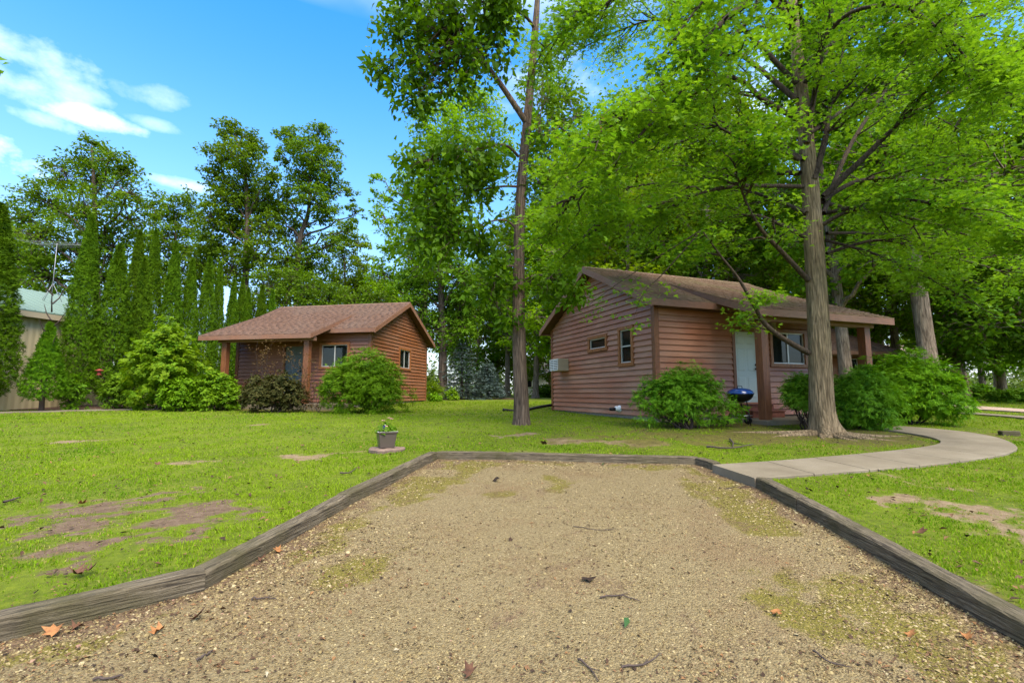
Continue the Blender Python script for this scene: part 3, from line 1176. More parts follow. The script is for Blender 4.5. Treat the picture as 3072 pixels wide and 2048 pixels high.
def window(cab, T, s0, s1, z0, z1, mull='v', wood=.1, blind=True):
    mb = MB()
    w = wood
    for a in ((s0, s0 + w, z0 + w, z1 - w), (s1 - w, s1, z0 + w, z1 - w), (s0 - .015, s1 + .015, z1 - w, z1), (s0 - .02, s1 + .02, z0, z0 + w)):
        wbox(mb, T, a[0], a[1], a[2], a[3], -.075, .062)
    win = mb.build('window', M['trim'], cab, bevel=.004)
    i0, i1, j0, j1 = s0 + w, s1 - w, z0 + w, z1 - w
    f = MB()
    e = .032
    for a in ((i0, i0 + e, j0, j1), (i1 - e, i1, j0, j1), (i0 + e, i1 - e, j1 - e, j1), (i0 + e, i1 - e, j0, j0 + e)):
        wbox(f, T, a[0], a[1], a[2], a[3], -.05, .012)
    if mull == 'v':
        c = (i0 + i1) / 2
        wbox(f, T, c - .022, c + .022, j0 + e, j1 - e, -.045, .008)
    elif mull == 'h':
        c = (j0 + j1) / 2
        wbox(f, T, i0 + e, i1 - e, c - .018, c + .018, -.045, .008)
    f.build('frame', M['alu'], win)
    halves = [(i0 + e, (i0 + i1) / 2 - .022, j0 + e, j1 - e), ((i0 + i1) / 2 + .022, i1 - e, j0 + e, j1 - e)] if mull == 'v' else \
        [(i0 + e, i1 - e, j0 + e, (j0 + j1) / 2 - .018), (i0 + e, i1 - e, (j0 + j1) / 2 + .018, j1 - e)] if mull == 'h' else [(i0 + e, i1 - e, j0 + e, j1 - e)]
    for h in halves:
        g = MB()
        wbox(g, T, h[0], h[1], h[2], h[3], -.022, -.017)
        g.build('pane', M['glass'], win)
    if blind:
        b = MB()
        z = j0 + .02 + (j1 - j0) * blind_low[0]
        while z < j1 - .02:
            wbox(b, T, i0 + .02, i1 - .02, z, z + .021, -.066, -.060)
            z += .028
        b.build('blind', M['blind'], win)
    return win


blind_low = [.0]
random.seed(8)


def siding(wall, T, s0, s1, zb, zt, limit, openings, mat, step=.158):
    """lap siding, every board its own object; limit(z) gives the ends of the wall at height z"""
    z = zb
    while z < zt - .02:
        z1 = min(z + step, zt)
        ivs = [(s0, s1, z, z1)]
        for (a, b, c, d) in openings:
            nxt = []
            for (p, q, e, f) in ivs:
                if d <= e or c >= f or b <= p or a >= q:
                    nxt.append((p, q, e, f))
                    continue
                if a > p:
                    nxt.append((p, a, e, f))
                if b < q:
                    nxt.append((b, q, e, f))
                if d < f - .01:
                    nxt.append((max(p, a), min(q, b), max(e, d), f))
                if c > e + .01:
                    nxt.append((max(p, a), min(q, b), e, min(f, c)))
            ivs = nxt
        jn = []
        for (p, q, e, f) in ivs:
            if q - p > 2.6:
                c_ = p + (q - p) * random.uniform(.25, .75)
                jn += [(p, c_ - .0015, e, f), (c_ + .0015, q, e, f)]
            else:
                jn.append((p, q, e, f))
        for (p, q, e, f) in jn:
            lo, hi = limit(e), limit(f)
            p0, q0, p1, q1 = max(p, lo[0]), min(q, lo[1]), max(p, hi[0]), min(q, hi[1])
            if q0 - p0 < .03:
                continue
            if q1 < p1:
                p1 = q1 = (p1 + q1) / 2
            ofs = random.uniform(-.0015, .0015)
            V = [T(p0, e, -.01), T(q0, e, -.01), T(q1, f, -.01), T(p1, f, -.01),
                 T(p0, e, .046 + ofs), T(q0, e, .046 - ofs), T(q1, f, .002), T(p1, f, .002)]
            mb = MB()
            mb.poly(V, [(0, 3, 2, 1), (4, 5, 6, 7), (0, 1, 5, 4), (2, 3, 7, 6), (0, 4, 7, 3), (1, 2, 6, 5)])
            mb.build('clapboard', mat, wall)
        z = z1


def cabin(label, C, A, z0, xa, xb, gx, pa, pb, door, fwin, gwins, posts, mat, shingle, slab_x, detail=True, seed=5, door_m='door_white'):
    D = 6.3
    RID = D / 2
    SL = .48
    ZE = 3.04
    zm = lambda y: ZE + SL * ((y if y < RID else D - y) + .35)
    YP, ZP = -1.76, 2.67
    YT = 1.55
    slp = (zm(YT) - ZP) / (YT - YP)
    zp = lambda y: ZP + slp * (y - YP)
    cab = thing('cabin', label, 'cabin', (C[0], C[1], z0), A, group='brown clapboard cabins')
    gs = -1 if gx == xa else 1               # outward direction of the gable that faces the viewer
    Tf = lambda s, z, o: (s, -o, z)
    Tg = (lambda s, z, o: (gx + gs * o, s, z))
    # core walls
    mb = MB()
    i = .08
    mb.prism([(xa + i, i, -.12), (xa + i, D - i, -.12), (xa + i, D - i, zm(D - i) - .19), (xa + i, RID, zm(RID) - .19), (xa + i, i, zm(i) - .19)], (xb - xa - 2 * i, 0, 0))
    wall = mb.build('wall', mat, cab)
    # foundation
    mb = MB()
    mb.box(xa + .03, xb - .03, .03, D - .03, -.6, -.012)
    mb.build('foundation', M['foundation'], cab)
    # siding on the two walls in view and on the others
    fop = [(door[0] - .1, door[1] + .1, door[2], door[3] + .1)] + [f[:4] for f in fwin]
    siding(wall, Tf, xa, xb, 0, zm(0) - .19, lambda z: (xa, xb), fop, mat)
    glim = lambda z: (max(0, (z + .19 - ZE) / SL - .35), min(D, D - ((z + .19 - ZE) / SL - .35)))
    siding(wall, Tg, 0, D, 0, zm(RID) - .19, glim, [g[:4] for g in gwins], mat)
    ox = xb if gx == xa else xa
    og = -gs
    mb = MB()
    mb.prism([(ox - og * i, 0, 0), (ox - og * i, D, 0), (ox - og * i, D, zm(D) - .19), (ox - og * i, RID, zm(RID) - .19), (ox - og * i, 0, zm(0) - .19)], (og * i, 0, 0))
    mb.box(xa, xb, D - .07, D, 0, zm(D) - .21)
    mb.build('end_wall', mat, cab)
    # corner boards
    for cx in (xa, xb):
        for cy in (0, D):
            sx = -1 if cx == xa else 1
            sy = -1 if cy == 0 else 1
            mb = MB()
            w = .09
            mb.box(min(cx - sx * w, cx + sx * .052), max(cx - sx * w, cx + sx * .052), min(cy + sy * .004, cy + sy * .052), max(cy + sy * .004, cy + sy * .052), -.03, zm(0) - .2)
            mb.box(min(cx + sx * .004, cx + sx * .051), max(cx + sx * .004, cx + sx * .051), min(cy - sy * w, cy + sy * .003), max(cy - sy * w, cy + sy * .003), -.03, zm(0) - .2)
            mb.build('corner_board', M['post'], cab)
    # roof
    xl, xr = xa - .35, xb + .35
    th = .13
    mb = MB()
    mb.prism([(xl, -.35, ZE - .012), (xl, RID, zm(RID) - .012), (xl, D + .35, ZE - .012), (xl, D + .35, ZE - th), (xl, RID, zm(RID) - th - .01), (xl, -.35, ZE - th)], (xr - xl, 0, 0))
    roof = mb.build('roof', M['soffit'], cab)
    add('shingles', shingle_mesh('shingles', shingle, xl - .03, xr + .03, -.38, ZE - .02, RID, zm(RID) - .012, seed), roof, kind='stuff')
    add('shingles', shingle_mesh('shingles', shingle, xl - .03, xr + .03, D + .38, ZE - .02, RID, zm(RID) - .012, seed + 1), roof, kind='stuff')
    mb = MB()
    x = xl - .03
    while x < xr:
        x2 = min(x + .3, xr + .04)
        mb.poly([(x, RID - .13, zm(RID) - .05), (x, RID, zm(RID) + .022), (x, RID + .13, zm(RID) - .05), (x2, RID - .13, zm(RID) - .056), (x2, RID, zm(RID) + .014), (x2, RID + .13, zm(RID) - .056)],
                [(0, 3, 4, 1), (1, 4, 5, 2)])
        x += .14
    me = mb.mesh('ridge_cap', shingle)
    a = me.attributes.new('rnd', 'FLOAT', 'POINT')
    a.data.foreach_set('value', np.repeat(rng.random(len(mb.V) // 6), 6).astype(np.float32))
    add('ridge_cap', me, roof)
    # main fascia and soffit closing boards
    mb = MB()
    mb.box(xl, xr, -.39, -.353, ZE - .19, ZE - .008)
    mb.build('fascia', M['fascia'], roof, bevel=.004)
    mb = MB()
    mb.box(xl, xr, D + .353, D + .39, ZE - .19, ZE - .008)
    mb.build('fascia', M['fascia'], roof)
    mb = MB()
    mb.box(xa, xb, -.352, -.03, ZE - .19, ZE - .165)
    mb.build('soffit', M['soffit'], roof)
    for x0, x1 in ((xl - .035, xl - .002), (xr + .002, xr + .035)):
        for y0, y1 in ((-.39, RID), (D + .39, RID)):
            zz = lambda y: ZE + SL * ((y if y0 < 1 else D - y) + .35)
            mb = MB()
            mb.prism([(x0, y0, zz(y0) - .012), (x0, y1, zz(y1) - .012), (x0, y1, zz(y1) - .215), (x0, y0, zz(y0) - .205)], (x1 - x0, 0, 0))
            mb.build('rake_board', M['fascia'], roof, bevel=.004)
    # porch roof laid over the main slope
    mb = MB()
    mb.prism([(pa, YT, zm(YT) + .006), (pa, YP, ZP), (pa, YP, ZP - .12), (pa, -.32, zp(-.32) - .13), (pa, .4, zp(.4) - .13)], (pb - pa, 0, 0))
    por = mb.build('porch_roof', M['soffit'], cab)
    add('shingles', shingle_mesh('shingles', M['shingle_moss'] if detail and gx == xa else shingle, pa - .03, pb + .03, YP - .03, ZP - .004, YT + .1, zm(YT) + .012 + slp * .1, seed + 2), por, kind='stuff')
    mb = MB()
    mb.box(pa - .034, pb + .034, YP - .038, YP - .002, ZP - .185, ZP - .006)
    mb.build('fascia', M['fascia'], por, bevel=.004)
    for x0, x1 in ((pa - .034, pa - .002), (pb + .002, pb + .034)):
        mb = MB()
        mb.prism([(x0, YT, zp(YT) - .002), (x0, YP - .004, ZP - .004), (x0, YP - .004, ZP - .185), (x0, YT - .45, zp(YT - .45) - .185)], (x1 - x0, 0, 0))
        mb.build('rake_board', M['fascia'], por, bevel=.004)
    # beams and posts
    b0, b1 = min(posts) - .32, max(posts) + .32
    mb = MB()
    mb.box(b0, b1, -1.49, -1.31, 2.42, 2.60)
    mb.build('beam', M['fascia'], cab, bevel=.006)
    for p in posts:
        mb = MB()
        mb.box(p - .11, p + .11, -1.51, -1.29, -.32, 2.417)
        mb.build('post', M['post'], cab, bevel=.008)
    # porch slab
    mb = MB()
    mb.box(slab_x[0], slab_x[1], -1.68, .02, -.5, -.045)
    mb.build('porch_slab', M['concrete'], cab, bevel=.012)
    # door with frame, raised panels, knob and dead bolt
    d0, d1, dz0, dz1 = door
    mb = MB()
    for a in ((d0 - .1, d0, dz0, dz1), (d1, d1 + .1, dz0, dz1), (d0 - .1, d1 + .1, dz1, dz1 + .1)):
        wbox(mb, Tf, a[0], a[1], a[2], a[3], -.075, .056)
    mb.build('door_frame', M['post'], cab, bevel=.004)
    mb = MB()
    wbox(mb, Tf, d0 + .004, d1 - .004, dz0 + .004, dz1 - .004, -.06, -.022)
    dr = mb.build('door', M[door_m], cab)
    W, H = d1 - d0, dz1 - dz0
    for (a, b) in ((.13, .45), (.55, .87)):
        for (c, e) in ((.06, .36), (.44, .76), (.82, .94)):
            mb = MB()
            x0, x1, y0, y1 = d0 + a * W, d0 + b * W, dz0 + c * H, dz0 + e * H
            V = [Tf(x0, y0, -.021), Tf(x1, y0, -.021), Tf(x1, y1, -.021), Tf(x0, y1, -.021), Tf(x0 + .03, y0 + .03, -.009), Tf(x1 - .03, y0 + .03, -.009), Tf(x1 - .03, y1 - .03, -.009), Tf(x0 + .03, y1 - .03, -.009)]
            mb.poly(V, [(4, 5, 6, 7), (0, 1, 5, 4), (1, 2, 6, 5), (2, 3, 7, 6), (3, 0, 4, 7)])
            mb.build('panel', M[door_m], dr)
    for zz in (.95, 1.07):
        mb = MB()
        mb.lathe([(.0, .07), (.03, .065), (.034, .04), (.014, .03), (.014, .0), (.03, -.005)], (0, 0, 0), 12, 'y')
        mb.V = [(v[0] + d1 - .08, -v[1] + .012, v[2] + dz0 + zz) for v in mb.V]
        mb.F = [f[::-1] for f in mb.F]
        mb.build('door_knob', M['black_metal'], dr)
    for k, (dy, zt) in enumerate(((-.34, dz0 - .03), (-.66, dz0 - .21))):
        mb = MB()
        mb.box(d0 - .12 - .02 * k, d1 + .12 + .02 * k, dy, -.04 if k == 0 else -.345, -.04, zt - .03)
        mb.box(d0 - .14 - .02 * k, d1 + .14 + .02 * k, dy - .03, -.04 if k == 0 else -.345, zt - .028, zt)
        mb.build('step', M['step_wood'], cab)
    for f in fwin:
        window(cab, Tf, *f)
    for g in gwins:
        window(cab, Tg, *g)
    return cab


RCAB = cabin('brown clapboard cabin with mossy porch roof, nearest, at right behind the maple', RC, RA, .80, 0, 6.3, 0, 1.75, 6.62,
             (2.67, 3.53, .35, 2.36), [(3.98, 5.46, 1.37, 2.49, 'v')], [(2.31, 3.49, 1.93, 2.45, 'n'), (.94, 1.70, 1.38, 2.54, 'h')], (2.15, 5.95), M['siding'], M['shingle_moss'], (1.9, 6.4), seed=5)
LCAB = cabin('brown clapboard cabin at left with dome yew before its porch', LC, LA, 1.05, -6.3, 0, 0, -6.62, -1.62,
             (-3.95, -3.09, .35, 2.36), [(-2.31, -.92, 1.37, 2.49, 'v')], [(2.75, 4.15, 1.47, 2.53, 'v')], (-5.67, -1.95), M['siding_warm'], M['shingle'], (-6.4, -.7), seed=15, door_m='door_teal')
C3 = P(2330, HOR, 27.0)
CAB3 = cabin('distant brown cabin glimpsed under the porch roof right of the maple trunk', (C3[0], C3[1]), math.radians(10), 1.0, 0, 6.3, 0, 1.75, 6.62,
             (2.67, 3.53, .35, 2.36), [(3.98, 5.46, 1.37, 2.49, 'v')], [(2.31, 3.49, 1.93, 2.45, 'n')], (2.15, 5.95), M['siding'], M['shingle'], (1.9, 6.4), detail=False, seed=25)

# vent pipe through the gable wall of the near cabin
mb = MB()
mb.lathe([(.0, .16), (.06, .16), (.075, .13), (.075, .02), (.10, .02), (.10, .0)], (0, 0, 0), 14, 'x')
mb.V = [(-v[0] - .02, v[1] + 1.72, v[2] + .16) for v in mb.V]
mb.F = [f[::-1] for f in mb.F]
vent = mb.build('vent_pipe', M['white'], RCAB)
mb = MB()
mb.lathe([(.0, .24), (.045, .235), (.05, .10), (.05, .0)], (0, 0, 0), 12, 'x')
mb.V = [(-v[0] - .12, v[1] + 1.72, v[2] + .15) for v in mb.V]
mb.F = [f[::-1] for f in mb.F]
mb.build('vent_cap', M['black_metal'], vent)

# window air conditioner on the gable wall
p = loc2w(RC, RA, -.03, 5.25)
ac = thing('air_conditioner', 'boxy air conditioner with white louvred grille sticking out of cabin wall', 'air conditioner', (p[0], p[1], 2.20), RA)
mb = MB()
mb.box(-.40, .0, -.34, .34, 0, .44)
mb.build('housing', M['tan_metal'], ac, bevel=.01)
mb = MB()
mb.box(-.415, -.402, -.31, .31, .03, .41)
mb.build('grille_backing', M['dark_gap'], ac)
for k in range(7):
    mb = MB()
    mb.box(-.428, -.412, -.33, .33, .02 + k * .06, .055 + k * .06)
    mb.build('louvre', M['white_metal'], ac)
for y in (-.335, .0, .325):
    mb = MB()
    mb.box(-.436, -.424, y, y + .012, .02, .425)
    mb.build('grille_bar', M['white_metal'], ac)

# porch lamp
p = loc2w(RC, RA, 4.05, -.02)
lamp = thing('wall_lamp', 'small porch lantern on the cabin wall above the window corner', 'lamp', (p[0], p[1], 3.32), RA)
mb = MB()
mb.lathe([(0, 0), (.07, .0), (.075, .02), (.06, .04), (.06, .2), (.075, .21), (.03, .26), (0, .27)], (0, -.12, -.05), 12)
mb.build('lantern', M['tan_metal'], lamp)
mb = MB()
mb.box(-.06, .06, -.05, -.01, -.02, .14)
mb.build('wall_plate', M['tan_metal'], lamp)

# black drain pipe lying on the lawn at the near cabin's far corner
a = loc2w(RC, RA, -.1, 6.2)
b = gp(1508, 1233)
mb = MB()
pts = [np.array((a[0], a[1], .97)), np.array((.75 * a[0] + .25 * b[0], .75 * a[1] + .25 * b[1], .90)), np.array((.3 * a[0] + .7 * b[0], .3 * a[1] + .7 * b[1], .76)), b + (0, 0, .05)]
mb.tube(dens(pts, 5), .055, 8)
mb.build('drain_pipe', M['black_metal'], label='black drain pipe sloping from the near cabin corner to the lawn', cat='pipe')


# ------------------------------------------------------------------ porch furniture
def chair(loc, rotz, label, s=1.0):
    c = thing('metal_chair', label, 'chair', loc, rotz, group='black metal porch chairs')
    mb = MB()
    mb.lathe([(0, .445 * s), (.19 * s, .445 * s), (.2 * s, .455 * s), (.19 * s, .465 * s), (0, .468 * s)], (0, 0, 0), 16)
    mb.build('seat', M['black_metal'], c)
    for sx in (-1, 1):
        for sy in (-1, 1):
            mb = MB()
            mb.tube([(sx * .14 * s, sy * .14 * s, .45 * s), (sx * .17 * s, sy * .18 * s, .2 * s), (sx * .2 * s, sy * .21 * s, 0)], .011, 6)
            mb.build('leg', M['black_metal'], c)
    mb = MB()
    pts = [(-.17, .14, .45), (-.19, .19, .65), (-.17, .22, .82), (-.09, .24, .9), (.09, .24, .9), (.17, .22, .82), (.19, .19, .65), (.17, .14, .45)]
    mb.tube([tuple(q * s for q in p) for p in dens(np.array(pts), 4)], .011, 6)
    mb.tube([(-.17 * s, .17 * s, .55 * s), (.14 * s, .23 * s, .86 * s)], .007, 5)
    mb.tube([(.17 * s, .17 * s, .55 * s), (-.14 * s, .23 * s, .86 * s)], .007, 5)
    mb.lathe([(.0, 0), (.05 * s, .005), (.0, .012)], (0, .2 * s, .7 * s), 10, 'y')
    mb.build('backrest', M['black_metal'], c)
    mb = MB()
    mb.lathe([(.15 * s, .2 * s), (.16 * s, .205 * s), (.15 * s, .21 * s), (.14 * s, .205 * s), (.15 * s, .2 * s)], (0, 0, 0), 14)
    mb.build('stretcher', M['black_metal'], c)
    return c


p = loc2w(RC, RA, 4.55, -.85)
chair((p[0], p[1], .756), RA + 2.2, 'black metal chair on the near cabin porch half hidden by bush')
p = loc2w(LC, LA, -1.55, -1.05)
chair((p[0], p[1], 1.006), LA + 1.2, 'black metal chair with crossed back on left cabin porch, next to the post')
p = loc2w(LC, LA, -1.05, -1.2)
chair((p[0], p[1], 1.006), LA - 1.1, 'black metal chair on left cabin porch, next to the dome yew')

# kettle grill
p = loc2w(RC, RA, 1.72, -1.18)
gz = .756
p = P(2220, HOR, 11.55)
gr = thing('kettle_grill', 'round kettle grill with shiny blue lid on tripod legs by the porch post', 'grill', (p[0], p[1], gz - .09), .3)
gr.scale = (1.2, 1.2, 1.0)
R_ = .245
mb = MB()
mb.lathe([(R_ * math.cos(a) + .004, .74 + R_ * .52 * math.sin(a)) for a in np.linspace(0, math.pi / 2 - .01, 9)], (0, 0, 0), 28)
mb.lathe([(R_ + .012, .728), (R_ + .014, .74), (R_ + .004, .745)], (0, 0, 0), 28)
lid = mb.build('lid', M['grill_blue'], gr)
mb = MB()
mb.tube([(-.06, 0, .865), (-.05, 0, .91), (.05, 0, .91), (.06, 0, .865)], .009, 6)
mb.build('handle', M['black_metal'], lid)
mb = MB()
mb.lathe([(R_, .728)] + [(R_ * math.cos(a), .725 - R_ * .82 * math.sin(a)) for a in np.linspace(.1, math.pi / 2 - .05, 8)], (0, 0, 0), 28)
mb.build('bowl', M['black_metal'], gr)
for k in range(3):
    a = k * 2.094 + .4
    mb = MB()
    mb.tube([(.12 * math.cos(a + .5), .12 * math.sin(a + .5), .58), (.28 * math.cos(a), .28 * math.sin(a), .0)], .012, 7)
    mb.build('leg', M['black_metal'], gr)
mb = MB()
mb.tube([(.20 * math.cos(a), .20 * math.sin(a), .22) for a in np.linspace(0, 6.283, 16)], .006, 5)
mb.build('leg_brace', M['chrome'], gr)
for k in (0, 1):
    a = k * 2.094 + .4
    mb = MB()
    mb.lathe([(.03, -.02), (.085, -.02), (.095, 0), (.085, .02), (.03, .02)], (.29 * math.cos(a), .29 * math.sin(a), .09), 18, 'y')
    mb.build('wheel', M['black_metal'], gr)
mb = MB()
mb.lathe([(0, .50), (.10, .52), (.11, .53)], (0, 0, 0), 16)
mb.build('ash_pan', M['chrome'], gr)

# white potted plant and brown tub on the left porch
p = loc2w(LC, LA, -2.35, -1.45)
mb = MB()
mb.lathe([(0, 0), (.17, 0), (.2, .32), (.22, .34), (.19, .34), (.17, .3), (0, .3)], (0, 0, 0), 16)
mb.build('tub', M['step_wood'], loc=(p[0], p[1], 1.006), label='reddish brown tub at the foot of the left cabin post', cat='tub')

# ------------------------------------------------------------------ flower pot, stone, flag
pp = gp(1158, 1352)
mb = MB()
r9 = random.Random(4)
prof = []
n = 18
V, F = [], []
for j, (rr, z) in enumerate(((.30, -.03), (.31, .035), (.285, .055), (.0, .058))):
    for k in range(n):
        a = 2 * math.pi * k / n
        q = rr * (1 + .05 * math.sin(3 * a + 1) + .03 * math.sin(7 * a))
        V.append((q * math.cos(a), q * math.sin(a) * .95, z + .006 * math.sin(5 * a)))
for j in range(3):
    for k in range(n):
        F.append((j * n + k, j * n + (k + 1) % n, (j + 1) * n + (k + 1) % n, (j + 1) * n + k))
mb.poly(V, F)
mb.build('stepping_stone', M['stepstone'], loc=pp, label='round brown stone slab under the flower pot', cat='stone')
pot_z = pp[2] + .06
pot = thing('flower_pot', 'square tapered brown flower pot with white rim on the round stone', 'pot', (pp[0], pp[1], pot_z), math.radians(24))
pot.scale = (1.12,) * 3
mb = MB()


def sq(r_, z):
    return [(-r_, -r_, z), (r_, -r_, z), (r_, r_, z), (-r_, r_, z)]


V = sq(.105, 0) + sq(.135, .215) + sq(.15, .22) + sq(.15, .245) + sq(.132, .245) + sq(.13, .2)
F = [(0, 3, 2, 1)] + [(i * 4 + k, i * 4 + (k + 1) % 4, i * 4 + 4 + (k + 1) % 4, i * 4 + 4 + k) for i in range(5) for k in range(4)]
mb.poly(V, F)
mb.build('pot_body', M['pot'], pot, bevel=.006)
mb = MB()
V = sq(.152, .2455) + sq(.133, .2465)
mb.poly(V, [(k, (k + 1) % 4, 4 + (k + 1) % 4, 4 + k) for k in range(4)])
mb.build('rim', M['white_metal'], pot)
mb = MB()
mb.box(-.128, .128, -.128, .128, .17, .222)
mb.build('soil', M['pot_soil'], pot)
for sx in (-1, 1):
    for sy in (-1, 1):
        mb = MB()
        mb.box(sx * .10 - .012, sx * .10 + .012, sy * .10 - .012, sy * .10 + .012, -.004, .004)
        mb.build('foot', M['pot'], pot)
gz_ = pot_z + .245
ger = thing('potted_flowers', 'small leafy plant with pink flowers growing in the square pot', 'plant', (pp[0], pp[1], gz_))
n = 240
a = rng.uniform(0, 6.283, n)
rr = .17 * np.sqrt(rng.random(n))
pos = np.stack([rr * np.cos(a), rr * np.sin(a), rng.uniform(.02, .19, n) * (1.2 - rr / .2)], -1)
nm = np.stack([np.cos(a) * .6, np.sin(a) * .6 - .3, np.ones(n)], -1) + rng.normal(0, .4, (n, 3))
add('leaves', scatter(OVAL_V * np.array((1.7, 1, 1)), OVAL_F, pos, frames(nm), rng.uniform(.04, .075, n), 'leaves', M['tulip']), ger)
for fx, fy, fz in ((-.055, -.02, .21), (.085, .0, .235), (.03, .05, .25), (-.02, .06, .17)):
    mb = MB()
    mb.tube([(fx * .3, fy * .3, .02), (fx * .8, fy, fz * .6), (fx, fy, fz)], .003, 5)
    st_ = mb.build('stem', M['yew_dark'], ger)
    mb = MB()
    for k in range(9):
        b = k * .698 + fz
        c_, s_ = math.cos(b), math.sin(b)
        q = .016 + .008 * (k % 3)
        mb.poly([(fx, fy, fz), (fx + q * c_ - .008 * s_, fy + q * s_ + .008 * c_, fz + .012 - .006 * (k % 3)), (fx + 1.5 * q * c_, fy + 1.5 * q * s_, fz + .004), (fx + q * c_ + .008 * s_, fy + q * s_ - .008 * c_, fz + .012 - .006 * (k % 3))], [(0, 1, 2, 3)])
    mb.build('flower', M['petal'], st_)
fl = thing('small_flag', 'tiny striped flag stuck in the soil of the square flower pot', 'flag', (pp[0] - .005, pp[1] - .09, gz_))
mb = MB()
mb.tube([(-.002, 0, -.03), (.0, 0, .15)], .0025, 5)
mb.build('stick', M['white'], fl)
mb = MB()
V, F = [], []
for i in range(7):
    for j in range(5):
        u, v = i / 6, j / 4
        V.append((-.042 + .085 * u + .012 * (v - .5), -.012 + .010 * math.sin(u * 7 + v), .135 - .125 * (1 - v) - .02 * abs(u - .5)))
for i in range(6):
    for j in range(4):
        F.append((i * 5 + j, i * 5 + 5 + j, i * 5 + 6 + j, i * 5 + 1 + j))
V2 = [(a_, b_ + .002, c_) for a_, b_, c_ in V]
mb.poly(V + V2, F + [tuple(q + 35 for q in f[::-1]) for f in F])
mb.build('cloth', M['flag'], fl)

# ------------------------------------------------------------------ shed, antenna, tank at the left
shed = thing('metal_shed', 'tan metal shed with pale green metal roof behind the arborvitaes at left', 'shed', (0, 0, 0))
x0, y0, x1, y1 = -19.9, 14.0, -18.35, 22.2
ze, zr = 4.62, 6.05
vd = np.array((x1 - x0, y1 - y0)) / math.hypot(x1 - x0, y1 - y0)
nd = np.array((-vd[1], vd[0]))
q0, q1 = np.array((x0, y0)), np.array((x1, y1))
mb = MB()
W = 7.0
mb.prism([(q0[0], q0[1], .4), (q0[0], q0[1], ze), (q0[0] + nd[0] * W / 2, q0[1] + nd[1] * W / 2, zr - .12), (q0[0] + nd[0] * W, q0[1] + nd[1] * W, ze), (q0[0] + nd[0] * W, q0[1] + nd[1] * W, .4)], (q1[0] - q0[0], q1[1] - q0[1], 0))
mb.build('wall', M['shed_wall'], shed)
for sgn in (0, 1):
    mb = MB()
    e = q0 - vd * .3 + (nd * -.35 if sgn == 0 else nd * (W + .35))
    rdg = q0 - vd * .3 + nd * W / 2
    zz = ze - .05
    mb.prism([(e[0], e[1], zz), (rdg[0], rdg[1], zr), (rdg[0], rdg[1], zr + .05), (e[0], e[1], zz + .05)], (q1[0] - q0[0] + vd[0] * .6, q1[1] - q0[1] + vd[1] * .6, 0))
    rf = mb.build('roof', M['shed_roof'], shed)
    if sgn == 0:
        for k in range(26):
            s = k * .34
            mb = MB()
            a0 = e + vd * s
            b0 = rdg + vd * s
            mb.prism([(a0[0], a0[1], zz + .055), (a0[0] + vd[0] * .03, a0[1] + vd[1] * .03, zz + .085), (a0[0] + vd[0] * .06, a0[1] + vd[1] * .06, zz + .055)], (b0[0] - a0[0], b0[1] - a0[1], zr - zz))
            mb.build('roof_rib', M['shed_roof'], rf)
        mb = MB()
        mb.prism([(e[0], e[1], zz - .22), (e[0] + nd[0] * .03, e[1] + nd[1] * .03, zz - .22), (e[0] + nd[0] * .03, e[1] + nd[1] * .03, zz - .005), (e[0], e[1], zz - .005)], (q1[0] - q0[0] + vd[0] * .6, q1[1] - q0[1] + vd[1] * .6, 0))
        mb.build('fascia', M['tan_metal'], shed)
mb = MB()
s0 = q0 + vd * 3.2
o_ = -nd * .02
mb.prism([(s0[0] + o_[0], s0[1] + o_[1], .6), (s0[0] + o_[0], s0[1] + o_[1], 2.6), (s0[0], s0[1], 2.6), (s0[0], s0[1], .6)], (vd[0] * .95, vd[1] * .95, 0))
mb.build('door', M['step_wood'], shed)

am = P(155, 888, 20.6)
ant = thing('television_antenna', 'thin television antenna on a mast above the shed roof', 'antenna', tuple(am))
mb = MB()
mb.tube([(0, 0, -.3), (0, 0, 2.35)], .014, 6)
mb.build('mast', M['antenna'], ant)
for sx, sy in ((-.45, .1), (.38, .1), (0, -.4)):
    mb = MB()
    mb.tube([(sx, sy, -.25), (0, 0, .55)], .011, 5)
    mb.build('tripod_leg', M['antenna'], ant)
mb = MB()
mb.tube([(-1.3, .35, 2.42), (1.9, -.5, 2.12)], .012, 6)
boom = mb.build('boom_tube', M['antenna'], ant)
for k in range(13):
    t_ = k / 12
    c = np.array((-1.3, .35, 2.42)) * (1 - t_) + np.array((1.9, -.5, 2.12)) * t_
    l_ = .75 - .4 * t_
    mb = MB()
    mb.tube([tuple(c + np.array((.26, .95, 0)) * l_), tuple(c - np.array((.26, .95, 0)) * l_)], .0035, 4)
    mb.build('element', M['antenna'], boom)
tk = P(205, 1150, 21.5)
tank = thing('propane_tank', 'white rounded tank half hidden between the arborvitae trunks', 'tank', (tk[0], tk[1], .95), math.radians(12))
mb = MB()
mb.lathe([(0, -.9), (.22, -.85), (.42, -.62), (.45, -.5), (.45, .5), (.42, .62), (.22, .85), (0, .9)], (0, 0, .75), 18, 'x')
mb.build('vessel', M['tank'], tank)
for sx in (-.5, .5):
    mb = MB()
    mb.box(sx - .06, sx + .06, -.3, .3, -.1, .36)
    mb.build('saddle', M['tank'], tank)

# ------------------------------------------------------------------ trees
def curve(a, b, sag=.0, n=6, wob=.0, r=None):
    r = r or rng
    a, b = np.asarray(a, float), np.asarray(b, float)
    t = np.linspace(0, 1, n)[:, None]
    p = a + (b - a) * t
    p[:, 2] += (sag * 4 * t * (1 - t))[:, 0]
    L = np.linalg.norm(b - a)
    if wob:
        k = r.normal(0, wob * L, (n, 3))
        k[0] = 0
        k[-1] = 0
        p += k
    return p


